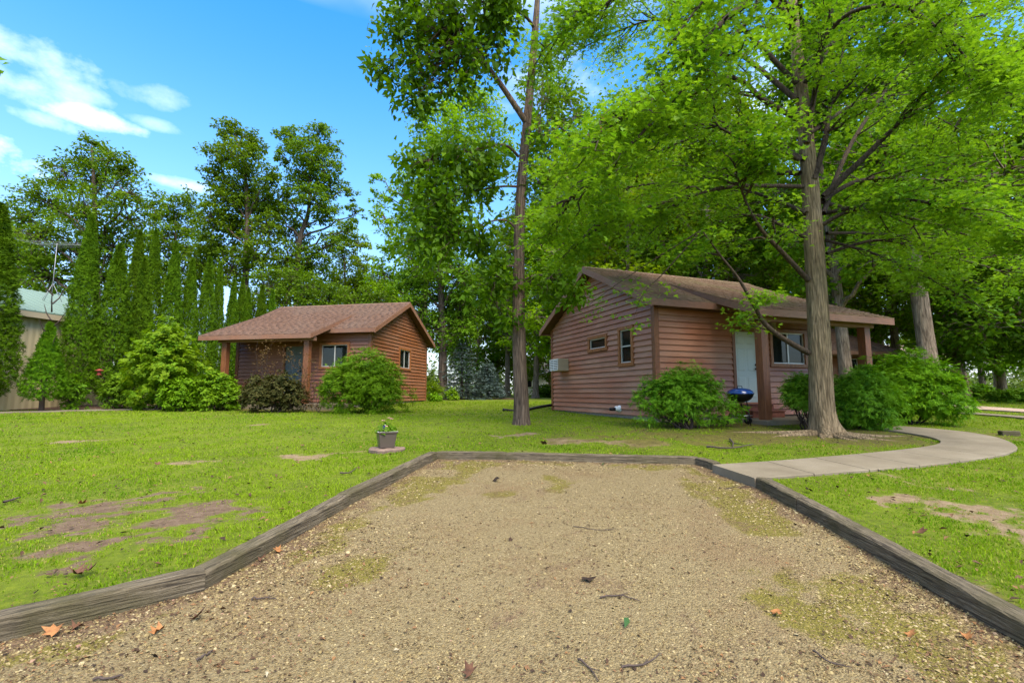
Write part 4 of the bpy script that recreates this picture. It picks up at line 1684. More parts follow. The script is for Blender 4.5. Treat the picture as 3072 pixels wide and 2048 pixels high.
def leaf_cloud(centers, radii, per, size, flat, r, up=.9):
    """leaves gathered in small flattened clumps round the given centres"""
    n = len(centers)
    c = np.repeat(centers, per, 0)
    rad = np.repeat(radii, per)
    d = r.normal(size=(n * per, 3))
    d = unit(d) * (r.random((n * per, 1)) ** .45)
    d[:, 2] *= flat
    pos = c + d * rad[:, None]
    nm = r.normal(0, .55, (n * per, 3)) + np.array((0, 0, up)) + unit(d) * .35
    out = d.copy()
    out[:, 2] -= .35
    out += r.normal(0, .5, out.shape)
    return pos, frames(nm, out, r), size * r.uniform(.65, 1.3, n * per)


def blob_tree(base, trunk, blobs, seed, leaf=(RHOMB_V, RHOMB_F), leaf_m='oak', bark='bark_far', leaves=16000, size=.2, r0=.3, flat=.6, clump=.26, name='tree',
              twig_tip=.012, limb=True, sides=9, sub=None):
    """tree from a trunk polyline and crown lobes (centre, radii); returns (wood mesh, crown mesh), local to base"""
    r = np.random.default_rng(seed)
    base = np.array(base, float)
    trunk = np.array(trunk, float)
    tp = dens(trunk, 5)
    k = np.linspace(0, 1, len(tp))
    rad = r0 * (1 - k) ** .8 * .82 + r0 * .06
    flare = 1 + .75 * np.exp(-(tp[:, 2] - tp[0, 2]) / (r0 * 1.1))
    W = Wood()
    ang = np.arange(sides) * 2 * math.pi / sides
    shp = 1 + .07 * np.sin(ang * 3 + seed)[None] + r.normal(0, .035, (len(tp), sides))
    W.add(tp - base, rad * flare, sides, shp)
    vol = np.array([b[1][0] * b[1][1] * b[1][2] for b in blobs]) ** .72
    vol = vol / vol.sum()
    C, Rr = [], []
    per = 26
    ncl = leaves / per
    for (c, q), v in zip(blobs, vol):
        c, q = np.array(c, float), np.array(q, float)
        hd = np.hypot(*(c - tp[-1])[:2])
        za = min(max(c[2] - .55 * np.hypot(c[0] - trunk[-1][0], c[1] - trunk[-1][1]) - q[2] * .7, tp[0, 2] + .25 * (tp[-1, 2] - tp[0, 2])), tp[-1, 2] - .05)
        i = int(np.argmin(abs(tp[:, 2] - za)))
        lr = max(rad[i] * .5, .03)
        if limb:
            W.add(curve(tp[i], c, np.linalg.norm(c - tp[i]) * .05, 7, .03, r) - base, np.linspace(lr, lr * .3, 7), 6)
        n = max(4, int(ncl * v))
        d = unit(r.normal(size=(n, 3))) * (r.random((n, 1)) ** .38)
        pts = c + d * q
        C.append(pts)
        Rr.append(r.uniform(.7, 1.3, n) * clump * q.mean())
        m = n if n < 60 else 60
        for j in r.permutation(n)[:m]:
            W.add(curve(c + (pts[j] - c) * .05, pts[j], .05, 4, .05, r) - base, np.linspace(lr * .28 + .006, twig_tip, 4), 3)
    C = np.concatenate(C) - base
    Rr = np.concatenate(Rr)
    pos, Rm, s = leaf_cloud(C, Rr, per, size, flat, r)
    wood = W.mesh(name + '_wood', M[bark])
    crown = scatter(leaf[0], leaf[1], pos, Rm, s, name + '_crown', M[leaf_m], r)
    return wood, crown


def put_tree(base, wood, crown, label, name='tree', cat='tree', group=None, rotz=0.0, scale=1.0):
    t_ = thing(name, label, cat, base, rotz, group)
    t_.scale = (scale,) * 3
    add('trunk', wood, t_)
    add('crown', crown, t_)
    return t_


def pblob(x, y, d, rpx, rz=None, depth=None):
    """crown lobe seen at photo pixel x, y, radius in photo pixels"""
    c = P(x, y, d)
    k = d / FPX
    rx = rpx * k
    return (c, (rx, depth if depth else rx, (rz if rz else rpx) * k))


# ---- foreground maple
def maple():
    r = np.random.default_rng(77)
    B = MAPLE_BASE.copy()
    d0 = B[1]
    W = Wood()
    W2 = Wood()
    tr = np.array([B + (0, 0, -.12)] + [P(*q) for q in ((2467, 1240, d0), (2462, 1120, d0), (2457, 1000, d0), (2449, 850, d0 + .05), (2437, 650, d0 + .1), (2424, 470, d0 + .15), (2406, 300, d0 + .2), (2385, 100, d0 + .3), (2368, -120, d0 + .4), (2340, -420, d0 + .5))])
    tp = dens(tr, 7)
    sides = 20
    h = tp[:, 2] - B[2]
    rad = np.interp(h, [-.2, 0, .18, .45, 1.0, 2.2, 4.5, 7, 10, 13.5], [.44, .36, .28, .242, .222, .208, .185, .15, .10, .03])
    ang = np.arange(sides) * 2 * math.pi / sides
    fl = np.exp(-np.clip(h, 0, 9) / .22)[:, None]
    shp = 1 + fl * (.30 * np.sin(ang * 5 + 1.0) + .16 * np.sin(ang * 3 + .4))[None] + .035 * np.sin(ang * 2 + 1)[None] + (.035 * np.sin(ang * 7))[None] * np.ones((len(h), 1)) + r.normal(0, .012, (len(h), sides))
    W.add(tp - B, rad, sides, shp)
    # surface roots
    for a, L in ((-2.6, 1.5), (-2.0, .7), (-1.45, .8), (-.95, 1.3), (-.45, 1.9), (0.1, 1.0), (2.9, 1.0), (-3.0, 2.2)):
        pts = []
        for k in range(9):
            t = k / 8
            aa = a + .35 * math.sin(2.2 * t + a)
            q = .24 + L * t
            x, y = B[0] + q * math.cos(aa), B[1] + q * math.sin(aa)
            pts.append((x - B[0], y - B[1], float(zl(x, y)) - B[2] + .075 * (1 - t) ** 1.3 - .012))
        W.add(np.array(pts) - np.array((0, 0, .03)), np.linspace(.085, .014, 9) * r.uniform(.6, 1.0), 7)
    pads, padr = [], []

    def sprays(pts, n, length, rad):
        """side branches carrying flat sprays of leaves"""
        pts = np.asarray(pts)
        T = np.gradient(pts, axis=0)
        for k in range(n):
            t = r.uniform(.22, 1.0)
            i = min(int(t * (len(pts) - 1)), len(pts) - 2)
            p = pts[i] + (pts[i + 1] - pts[i]) * r.random()
            tt = unit(T[i])
            side = unit(np.cross(tt, (0, 0, 1))) * r.choice((-1, 1))
            dv = unit(tt * r.uniform(.3, 1.0) + side * r.uniform(.35, 1.0) + np.array((0, 0, r.normal(.0, .16))))
            L = length * r.uniform(.5, 1.25) * (1.15 - .5 * t)
            e = p + dv * L + np.array((0, 0, -.10 * L))
            c = curve(p, e, .05 * L, 6, .035, r)
            W2.add(c - B, np.linspace(rad * .42, .006, 6), 4)
            for j in range(7):
                u = r.uniform(.2, 1.05)
                q = p + (e - p) * min(u, 1)
                sd = unit(np.cross(dv, (0, 0, 1))) * r.choice((-1, 1))
                dv2 = unit(dv * r.uniform(.3, 1) + sd * r.uniform(.3, 1) + np.array((0, 0, r.normal(-.05, .15))))
                e2 = q + dv2 * L * .36 * r.uniform(.5, 1.2)
                if j < 4:
                    W2.add(curve(q, e2, .0, 3, .03, r) - B, np.linspace(.006, .0025, 3), 3)
                m = 3
                for w in range(m):
                    pads.append(q + (e2 - q) * (.45 + .6 * w / m) - B)
                    padr.append(r.uniform(.16, .30))

    # limbs read off the photograph: pixel path with depth, thickness at the base
    limbs = [
        ([(2425, 1058, d0), (2345, 1012, 9.9), (2290, 965, 9.7), (2262, 915, 9.5), (2215, 835, 9.3), (2160, 765, 9.1), (2105, 690, 9.0)], .062, 5, .8),
        ([(2425, 840, d0), (2345, 755, 10.0), (2285, 690, 9.8), (2235, 600, 9.5), (2200, 480, 9.0)], .062, 12, 1.3),
        ([(2470, 590, d0), (2600, 465, 9.9), (2715, 358, 9.6), (2900, 250, 9.2), (3090, 135, 8.8)], .075, 20, 1.6),
        ([(2468, 600, d0), (2560, 548, 10.5), (2656, 534, 10.8), (2820, 541, 11.2), (3100, 560, 11.6)], .06, 20, 1.6),
        ([(2458, 680, d0), (2530, 640, 10.0), (2600, 629, 9.8), (2740, 655, 9.5), (2900, 706, 9.2)], .05, 15, 1.4),
        ([(2415, 710, d0), (2330, 668, 10.4), (2255, 645, 10.7), (2170, 668, 11.0), (2080, 730, 11.2)], .05, 12, 1.3),
        ([(2395, 480, d0), (2347, 455, 10.1), (2260, 440, 9.9), (2130, 374, 9.5), (1990, 400, 9.0)], .055, 16, 1.5),
        ([(2400, 360, d0), (2290, 300, 10.4), (2200, 235, 10.6), (2050, 300, 10.8), (1880, 420, 11.0), (1700, 520, 11.2)], .07, 26, 1.7),
        ([(2385, 100, d0), (2300, -20, 9.6), (2200, 40, 8.8), (2140, 95, 8.3), (2000, 240, 7.8), (1860, 360, 7.5), (1740, 430, 7.4)], .085, 26, 1.4),
        ([(2385, 60, d0), (2310, -40, 9.4), (2235, 75, 8.7), (2140, 185, 8.3), (1990, 330, 8.0), (1850, 480, 7.9), (1700, 600, 7.9)], .06, 24, 1.4),
        ([(2380, 30, d0), (2560, -150, 9.6), (2700, -60, 9.0), (2745, 40, 8.6), (2782, 125, 8.4)], .06, 14, 1.3),
        ([(2440, 540, d0), (2475, 420, 10.3), (2490, 320, 10.5), (2530, 150, 10.8), (2570, -60, 11.2)], .08, 20, 1.5),
        ([(2420, 430, d0), (2440, 300, 10.2), (2470, 150, 10.0), (2500, 20, 9.8), (2620, -200, 9.5)], .07, 18, 1.5),
        ([(2470, 640, d0), (2560, 420, 11.2), (2720, 200, 12.2), (2900, 60, 12.8), (3080, -40, 13)], .06, 24, 1.7),
        ([(2475, 720, d0 + .2), (2620, 760, 9.9), (2780, 830, 9.6), (2900, 900, 9.4)], .035, 8, 1.1),
        ([(2400, 520, d0), (2250, 520, 11.5), (2080, 540, 12.5), (1900, 560, 13.2), (1760, 600, 13.6)], .06, 22, 1.7),
        ([(2390, 300, d0), (2200, 150, 11.5), (2000, 60, 12.4), (1840, 100, 13), (1680, 180, 13.5)], .065, 26, 1.8),
        ([(2390, 250, d0), (2150, 20, 10.5), (1950, -60, 10.4), (1780, 40, 10.3), (1640, 140, 10.3)], .06, 24, 1.6),
        ([(2400, 200, d0), (2600, 80, 11.0), (2800, 100, 11.4), (3000, 250, 11.6), (3120, 330, 11.8)], .06, 24, 1.7),
        ([(2440, 600, d0), (2640, 640, 11.8), (2850, 620, 12.8), (3050, 680, 13.4)], .05, 18, 1.6),
        ([(2420, 640, d0), (2300, 590, 11.6), (2160, 560, 12.6), (2020, 620, 13.2), (1900, 700, 13.4)], .05, 16, 1.5),
        ([(2415, 150, d0), (2380, -100, 9.0), (2300, -150, 8.2), (2150, -40, 7.6), (2020, 120, 7.3)], .05, 16, 1.2),
        ([(2415, 250, d0), (2520, 60, 9.2), (2700, 20, 8.4), (2850, 120, 8.0), (2960, 260, 7.8)], .05, 18, 1.2),
        ([(2480, 760, d0 + .1), (2640, 720, 10.6), (2800, 760, 10.8), (2960, 800, 11.0), (3100, 860, 11.2)], .04, 18, 1.4),
        ([(2475, 640, d0 + .1), (2700, 600, 9.0), (2900, 640, 8.4), (3080, 720, 8.0)], .045, 18, 1.2),
        ([(2480, 700, d0 + .1), (2620, 700, 12.0), (2780, 720, 13.2), (2960, 760, 14.2), (3100, 800, 15)], .04, 18, 1.6),
        ([(2410, 560, d0), (2200, 560, 9.6), (2020, 600, 9.2), (1860, 650, 9.0), (1740, 720, 8.9)], .05, 20, 1.3),
        ([(2410, 480, d0), (2240, 380, 12.0), (2060, 420, 13.2), (1880, 500, 14.0), (1740, 560, 14.5)], .05, 20, 1.7),
        ([(2430, 400, d0), (2600, 300, 12.0), (2760, 330, 13.2), (2900, 400, 14.0)], .05, 18, 1.7),
    ]
    for path, th, n, L in limbs:
        pts = dens(np.array([P(*q) for q in path]), 5)
        W2.add(pts - B, np.linspace(th, .012, len(pts)), 7)
        sprays(pts, int(n * 1.25), L, th)
    # the small spray hanging in front of the gable window
    for path in ([(2105, 690, 9.0), (1990, 820, 9.2), (1930, 880, 9.3), (1900, 960, 9.3)], [(2105, 690, 9.0), (1960, 780, 9.3), (1840, 860, 9.5), (1760, 920, 9.6)]):
        pts = dens(np.array([P(*q) for q in path]), 4)
        W2.add(pts - B, np.linspace(.014, .003, len(pts)), 4)
        for k in range(26):
            i = r.integers(2, len(pts))
            pads.append(pts[i] - B + r.normal(0, .16, 3))
            padr.append(.13)
    C, Rr = np.array(pads), np.array(padr)
    per = 6
    n = len(C) * per
    c = np.repeat(C, per, 0)
    d = r.normal(size=(n, 3)) * np.repeat(Rr, per)[:, None] * np.array((.75, .75, .28))
    nm = r.normal(0, .42, (n, 3)) + np.array((0, 0, 1.0))
    out = d.copy()
    out += r.normal(0, .12, out.shape)
    crown = scatter(MAPLE_V, MAPLE_F, c + d, frames(nm, out, r), .104 * r.uniform(.55, 1.3, n), 'maple_crown', M['maple'], r)
    print('maple leaves', n)
    tr_ = put_tree(B, W.mesh('maple_wood', M['bark_maple']), crown, 'large maple with flared root base standing before the near cabin porch', 'maple_tree')
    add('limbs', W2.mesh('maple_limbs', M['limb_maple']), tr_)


maple()


# ---- foreground dark tree in the middle
def tulip():
    r = np.random.default_rng(5)
    B = TULIP_BASE.copy()
    d0 = B[1]
    tr = np.array([B + (0, 0, -.1)] + [P(*q) for q in ((1564, 1200, d0), (1558, 1050, d0), (1556, 900, d0), (1558, 700, d0), (1564, 560, d0), (1575, 430, d0), (1592, 250, d0 + .1), (1606, 90, d0 + .2), (1614, -100, d0 + .3), (1600, -400, d0 + .4))])
    W = Wood()
    tp = dens(tr, 6)
    h = tp[:, 2] - B[2]
    rad = np.interp(h, [-.2, 0, .25, 1, 4, 7, 10, 14], [.27, .235, .195, .172, .146, .115, .10, .03])
    sides = 14
    ang = np.arange(sides) * 2 * math.pi / sides
    shp = 1 + .05 * np.sin(ang * 4)[None] + r.normal(0, .03, (len(h), sides)) + np.exp(-np.clip(h, 0, 9) / .15)[:, None] * .14 * np.sin(ang * 5)[None]
    W.add(tp - B, rad, sides, shp)
    C, Rr = [], []

    def limb(path, th, blobs):
        pts = dens(np.array([P(*q) for q in path]), 5)
        W.add(pts - B, np.linspace(th, max(.012, th * .25), len(pts)), 7)
        for (x, y, d, rp, n) in blobs:
            c = P(x, y, d)
            q = rp * d / FPX
            i = int(np.argmin(np.linalg.norm(pts - c, axis=1)))
            dd = unit(r.normal(size=(n, 3))) * r.random((n, 1)) ** .4
            e = c + dd * q
            for k in range(n):
                W.add(curve(pts[i], e[k], .06, 5, .05, r) - B, np.linspace(min(th * .3, .02), .004, 5), 4)
                C.append(e[k] - B)
                Rr.append(r.uniform(.22, .40))

    limb([(1584, 375, d0), (1500, 250, 11.7), (1440, 170, 11.4), (1395, 95, 11.2), (1345, -10, 11)], .085,
         [(1330, 60, 11.0, 120, 34), (1400, 210, 11.3, 100, 26), (1230, 230, 11.2, 85, 22), (1140, 200, 11.2, 55, 10), (1300, 150, 11.6, 100, 26), (1480, 120, 11.4, 90, 20), (1250, 320, 11.3, 45, 8)])
    limb([(1395, 95, 11.2), (1330, 82, 11.2), (1270, 90, 11.2), (1180, 130, 11.2)], .035, [(1180, 80, 11.1, 75, 16), (1240, 20, 11.0, 85, 18)])
    limb([(1600, 80, d0), (1570, 45, 11.6), (1500, 10, 11.2), (1430, 5, 10.8)], .05, [(1440, 20, 10.9, 90, 20), (1520, 60, 11.2, 70, 16), (1500, -60, 11, 110, 14)])
    limb([(1556, 470, d0), (1515, 436, 11.7), (1440, 445, 11.4), (1340, 470, 11.2), (1270, 485, 11.1)], .04,
         [(1300, 500, 11.1, 85, 20), (1400, 480, 11.3, 80, 18), (1480, 470, 11.6, 60, 12), (1240, 480, 11.1, 40, 7)])
    limb([(1556, 560, d0), (1500, 560, 11.8), (1420, 575, 11.6), (1330, 600, 11.4)], .035, [(1350, 600, 11.4, 90, 22), (1270, 610, 11.3, 60, 12), (1430, 560, 11.6, 70, 14)])
    limb([(1552, 690, d0), (1520, 662, 11.9), (1470, 665, 11.7), (1380, 700, 11.5)], .035, [(1400, 690, 11.5, 80, 18), (1300, 680, 11.4, 70, 14), (1470, 740, 11.7, 60, 12), (1300, 760, 11.4, 60, 10), (1240, 720, 11.4, 45, 7)])
    limb([(1552, 800, d0), (1520, 800, 11.8), (1490, 830, 11.7), (1470, 900, 11.7)], .03, [(1500, 830, 11.7, 55, 12), (1460, 860, 11.6, 50, 10), (1520, 950, 11.7, 35, 6)])
    limb([(1572, 840, d0), (1610, 825, 11.9), (1660, 835, 11.8), (1710, 860, 11.7)], .03, [(1650, 840, 11.8, 55, 12), (1715, 870, 11.7, 45, 9), (1690, 800, 11.8, 45, 8)])
    limb([(1580, 420, d0), (1620, 400, 11.9), (1680, 430, 11.8)], .03, [(1640, 430, 11.9, 55, 8), (1640, 190, 12, 30, 4), (1620, 560, 12, 40, 6)])
    limb([(1612, -60, d0), (1500, -200, 11.5), (1350, -150, 11)], .06, [(1400, -120, 11, 160, 26), (1620, -250, 12, 200, 26)])
    C, Rr = np.array(C), np.array(Rr)
    pos, Rm, s = leaf_cloud(C, Rr * 1.25, 21, .19, .85, r, .35)
    print('tulip leaves', len(pos))
    crown = scatter(OVAL_V, OVAL_F, pos, Rm, s, 'tulip_crown', M['tulip'], r)
    put_tree(B, W.mesh('tulip_wood', M['bark_tulip']), crown, 'slim straight tree with dark oval leaves standing between the two cabins', 'hickory_tree')


tulip()


# ---- tall trees behind the left cabin, each with its own outline
def tall(label, x, d, trunk_px, blobs_px, seed, leaf_m='oak', r0=.35, leaves=17000, size=.24, name='oak_tree', bark='bark_far', clump=.27, group=None):
    B = gd(x, d)
    trunk = [B + (0, 0, -.2)] + [P(*q, d) for q in trunk_px]
    blobs = [pblob(bx, by, d + dd, br * 1.12) for bx, by, br, dd in blobs_px]
    w, c = blob_tree(B, trunk, blobs, seed, leaf_m=leaf_m, bark=bark, leaves=leaves, size=size, r0=r0, clump=clump, name=name)
    return put_tree(B, w, c, label, name, group=group)


TG = 'tall trees behind the left cabin'
tall('tall broad oak rising behind the tallest arborvitae at far left', 290, 38, [(290, 1000), (288, 760), (282, 560), (275, 430)],
     [(270, 430, 40, 0), (255, 480, 62, 1), (330, 480, 55, -1), (200, 520, 58, 0), (300, 545, 80, 1), (390, 525, 48, 0), (385, 580, 60, -2), (170, 620, 80, 2), (110, 590, 60, 1), (260, 640, 85, -2), (70, 660, 65, 0),
      (390, 660, 70, 1), (120, 710, 80, -1), (230, 740, 85, 1), (340, 740, 70, 0), (455, 620, 40, 2), (60, 780, 70, 1), (150, 830, 80, 0), (300, 830, 80, 1)], 101, 'oak', .42, 23000, .26, group=TG)
tall('tall narrow oak left of the pair behind the left cabin roof', 735, 42, [(735, 900), (742, 700), (735, 520), (705, 400)],
     [(690, 395, 42, 0), (735, 410, 42, 1), (660, 470, 48, 0), (725, 480, 58, -1), (765, 440, 32, 1), (650, 530, 45, 1), (730, 560, 65, 1), (800, 540, 42, -1), (690, 600, 62, 0), (790, 610, 55, 1), (640, 660, 55, -1),
      (720, 680, 62, 1), (800, 690, 52, 0), (660, 740, 60, 1), (760, 760, 60, -1), (700, 810, 62, 0), (610, 800, 50, 1)], 102, 'oak', .4, 22000, .28, group=TG)
tall('tall forked oak right of the pair behind the left cabin roof', 905, 44, [(890, 900), (900, 720), (925, 640), (930, 540), (940, 450)],
     [(955, 405, 42, 0), (985, 440, 38, 1), (850, 400, 30, 0), (880, 430, 42, 1), (920, 460, 52, -1), (850, 470, 30, -1), (970, 500, 52, 0), (915, 530, 55, 1), (990, 560, 46, 1), (860, 600, 45, 0), (940, 600, 52, -1), (985, 640, 42, 0),
      (1050, 570, 26, 1), (1065, 640, 28, 0), (1040, 690, 30, 1), (880, 690, 52, 1), (830, 640, 42, -1), (860, 780, 62, 0), (930, 800, 62, 1), (980, 740, 40, 0), (830, 850, 55, 0), (920, 870, 60, 1)], 103, 'oak', .38, 22000, .28, group=TG)
tall('sparse thin tree standing in the sky gap right of the forked oak', 1035, 50, [(1035, 950), (1034, 800), (1030, 720)],
     [(1040, 700, 40, 0), (1000, 720, 30, 1), (1075, 740, 38, 0), (1030, 770, 45, 1), (1090, 800, 40, -1), (1010, 840, 50, 0), (1080, 870, 55, 1)], 104, 'oak_light', .22, 8000, .26, group=TG)
tall('tall leafy tree with ragged top behind the middle dark tree', 1260, 40, [(1270, 950), (1290, 700), (1310, 500), (1330, 350)],
     [(1400, 300, 60, 0), (1330, 330, 60, 1), (1460, 330, 60, 1), (1270, 370, 45, 0), (1370, 400, 80, -1), (1470, 430, 80, 1), (1290, 450, 60, 1), (1130, 540, 26, 0), (1150, 590, 36, 1), (1220, 560, 50, 0), (1300, 560, 75, 1), (1400, 540, 90, 2),
      (1160, 660, 45, 0), (1240, 660, 65, 1), (1340, 660, 80, -1), (1190, 740, 55, 0), (1290, 760, 70, 1), (1150, 820, 50, 0), (1240, 840, 70, 1), (1180, 900, 55, 0)], 105, 'oak_light', .36, 25000, .27, group=TG)
tall('dense dark green tree with thick trunk at the right end of the left cabin', 1327, 31, [(1327, 1050), (1322, 850), (1315, 700), (1310, 620)],
     [(1310, 640, 70, 0), (1250, 720, 60, 0), (1350, 730, 70, 1), (1290, 800, 80, 0), (1380, 830, 60, -1), (1240, 850, 55, 1), (1330, 900, 80, 1), (1270, 930, 60, 0), (1380, 940, 60, 1), (1320, 990, 60, 0), (1265, 1000, 45, 1), (1390, 1000, 45, 0)], 106, 'oak_dark', .36, 22000, .2, group=TG)
tall('mid green tree filling the gap between the far left oak and the narrow pair', 530, 48, [(530, 900), (528, 760), (525, 640)],
     [(520, 620, 45, 0), (570, 610, 42, 1), (480, 650, 42, 0), (560, 690, 55, 1), (500, 720, 55, 0), (440, 720, 50, 1), (600, 750, 50, 0), (530, 790, 62, 1), (450, 800, 55, 0), (600, 840, 50, 1), (520, 870, 60, 0)], 107, 'oak', .3, 15000, .28, group=TG)
tall('low dark tree filling in behind the left cabin ridge', 860, 36, [(860, 1000), (860, 880)],
     [(800, 870, 60, 0), (870, 850, 60, 1), (930, 880, 55, 0), (760, 920, 50, 1), (990, 900, 60, 1), (850, 930, 60, 0), (1060, 920, 60, 0), (1130, 910, 60, 1), (950, 950, 60, 0)], 108, 'oak_dark', .25, 14000, .22, group=TG)
tall('yellow green tree behind the left cabin peak', 1090, 52, [(1090, 1000), (1090, 880)],
     [(1060, 860, 60, 0), (1120, 850, 60, 1), (1010, 890, 50, 0), (1160, 900, 60, 0), (1090, 930, 60, 1), (1190, 960, 50, 0)], 109, 'oak_light', .25, 10000, .26, group=TG)
tall('leafy tree rising at the left edge behind the shed', 60, 46, [(60, 1000), (58, 850), (60, 700)],
     [(50, 700, 60, 0), (100, 760, 60, 1), (20, 780, 60, 0), (90, 850, 65, 0), (0, 860, 60, 1), (160, 870, 50, 0), (-40, 760, 70, 0)], 110, 'oak', .3, 12000, .26, group=TG)

# ---- the wood behind the near cabin: five kinds, copied
def wood_proto(seed, H, spread, leaf_m, low, leaves, r0):
    r = np.random.default_rng(seed)
    lean = r.normal(0, .03, 2) * H
    trunk = [(0, 0, -.3), (lean[0] * .2, lean[1] * .2, H * .3), (lean[0] * .6, lean[1] * .5, H * .65), (lean[0], lean[1], H * .93)]
    blobs = []
    n = 22
    for k in range(n):
        t = k / (n - 1)
        z = H * (low + (1 - low) * t)
        rad = spread * (1 - .75 * t ** 2) * (.55 + .45 * min(1, t * 4))
        a = k * 2.4 + r.normal(0, .3)
        q = spread * r.uniform(.24, .42)
        rr = rad * r.uniform(.3, .85)
        blobs.append(((rr * math.cos(a) + lean[0] * t, rr * math.sin(a) + lean[1] * t, z), (q * 1.15, q * 1.15, q * .75)))
    return blob_tree((0, 0, 0), trunk, blobs, seed, leaf_m=leaf_m, leaves=leaves, size=.26, r0=r0, clump=.36, name='wood_tree', bark='bark_oak')


PROT = [wood_proto(201, 17, 4.6, 'oak_light', .26, 15000, .30), wood_proto(202, 19, 4.2, 'oak', .30, 14000, .34), wood_proto(203, 14, 4.2, 'oak_light', .20, 15000, .24),
        wood_proto(204, 15, 4.4, 'oak_dark', .14, 16000, .26), wood_proto(205, 20, 5.0, 'oak', .38, 15000, .40)]
WG = 'trees of the wood behind the near cabin'
wood_spots = [  # photo column, depth, kind, scale, turn, label
    (2800, 19.5, 4, 1.0, .4, 'thick straight oak trunk right of the porch, behind the big yew'),
    (2545, 21, 1, .95, 2.2, 'tree trunk with knots seen under the porch roof beside the right post'),
    (2885, 25, 3, 1.0, 1.0, 'slender dark trunk just right of the thick oak'),
    (3010, 27, 3, .95, 3.0, 'dark low branched tree at the right edge beyond the road'),
    (3120, 22, 3, 1.1, 5.0, 'dark tree cut by the right edge of the picture'),
    (2950, 36, 2, 1.1, .2, 'shaded tree deep in the wood at far right'),
    (2700, 30, 0, 1.05, 1.5, 'yellow green tree behind the right porch post'),
    (2640, 42, 0, 1.1, 4.0, 'pale green tree far behind the right porch post'),
    (2340, 27, 0, 1.0, 2.9, 'yellow green tree behind the near cabin ridge, its trunk above the roof'),
    (2180, 30, 2, 1.1, 1.2, 'light green tree above the middle of the near cabin roof'),
    (2120, 26, 1, .95, .6, 'dark trunked tree rising left above the near cabin roof'),
    (2020, 34, 0, 1.1, 5.2, 'light green tree behind the near cabin gable peak'),
    (1890, 29, 2, 1.15, 2.0, 'bushy light green tree directly behind the near cabin gable'),
    (1760, 38, 1, 1.0, 3.3, 'tall tree far behind the left eave of the near cabin'),
    (1700, 33, 2, 1.0, 4.4, 'light green tree between middle tree and near cabin'),
    (1607, 36, 0, .9, .9, 'thin pale trunk right of the middle tree'),
    (1522, 44, 1, .85, 1.9, 'far dark trunk just left of the middle tree'),
    (1490, 50, 2, .95, 2.6, 'far tree trunk behind the small spruce'),
    (1430, 48, 3, .9, .3, 'dark far tree behind the blue spruce'),
    (2470, 38, 2, 1.2, 3.8, 'light green tree directly behind the maple trunk'),
    (2900, 48, 0, 1.1, 2.4, 'light far tree between the oak and the right edge'),
    (3250, 30, 0, 1.1, .7, 'yellow green tree off the right edge, branches reaching in'),
    (1650, 55, 3, 1.0, 5.5, 'far dark tree above the white house'),
    (2260, 46, 4, .95, 1.1, 'tall far oak over the porch roof'),
    (1960, 50, 4, .9, .4, 'tall far oak over the gable'),
    (1180, 56, 0, .8, 2.2, 'low far tree just right of the left cabin peak'),
    (1400, 56, 0, .85, 4.9, 'pale far tree above the blue spruces'),
    (1570, 60, 2, 1.0, .2, 'pale far tree directly behind the middle trunk'),
    (1830, 44, 0, 1.0, 3.6, 'yellow green tree over the near gable peak, set back'),
    (2560, 33, 2, 1.15, 5.1, 'light green tree just right of the maple trunk, behind the porch roof'),
    (3000, 40, 0, 1.1, 2.0, 'yellow green tree closing the view at the right edge'),
    (1700, 37, 4, 1.2, 2.1, 'very tall tree showing in the sky gap right of the middle trunk'),
    (1840, 40, 4, 1.25, 5.0, 'very tall tree behind the upper left maple boughs'),
    (2080, 38, 4, 1.2, 1.6, 'very tall tree behind the maple boughs left of its trunk'),
    (2640, 34, 4, 1.1, 3.9, 'tall tree behind the maple boughs right of its trunk'),
    (2780, 58, 3, .9, 1.3, 'low dark tree far behind the thick oak'),
]
for x, d, k, s, a, lab in wood_spots:
    put_tree(gd(x, d), PROT[k][0], PROT[k][1], lab, 'oak_tree' if k in (1, 4) else 'broadleaf_tree', group=WG, rotz=a, scale=s)


# ---- far belt of trees closing the horizon
def far_belt():
    r = np.random.default_rng(9)
    C, Rr = [], []
    for k in range(1300):
        a = r.uniform(-62, 62)
        d = r.uniform(58, 105)
        x, y = d * math.tan(math.radians(a)) if abs(a) < 55 else 0, d
        x = r.uniform(-170, 170)
        h = 8 + 5 * vnoise(x * .08, y * .02, 5, 2) + r.normal(0, .8)
        z = r.uniform(.0, 1) ** 1.2 * h
        C.append((x, y, 1.1 + z))
        Rr.append(r.uniform(1.3, 2.8))
    for k in range(700):
        C.append((r.uniform(-130, 130), r.uniform(60, 80), 1.1 + r.uniform(.2, 3.2)))
        Rr.append(r.uniform(1.0, 1.8))
    C, Rr = np.array(C), np.array(Rr)
    pos, Rm, s = leaf_cloud(C, Rr, 40, .62, .75, r)
    pos[:, 2] = np.maximum(pos[:, 2], 1.2)
    add('far_wood', scatter(RHOMB_V, RHOMB_F, pos, Rm, s, 'far_wood', M['far'], r), label='far belt of woodland closing the horizon behind the lawns', cat='woodland', kind='stuff')


far_belt()


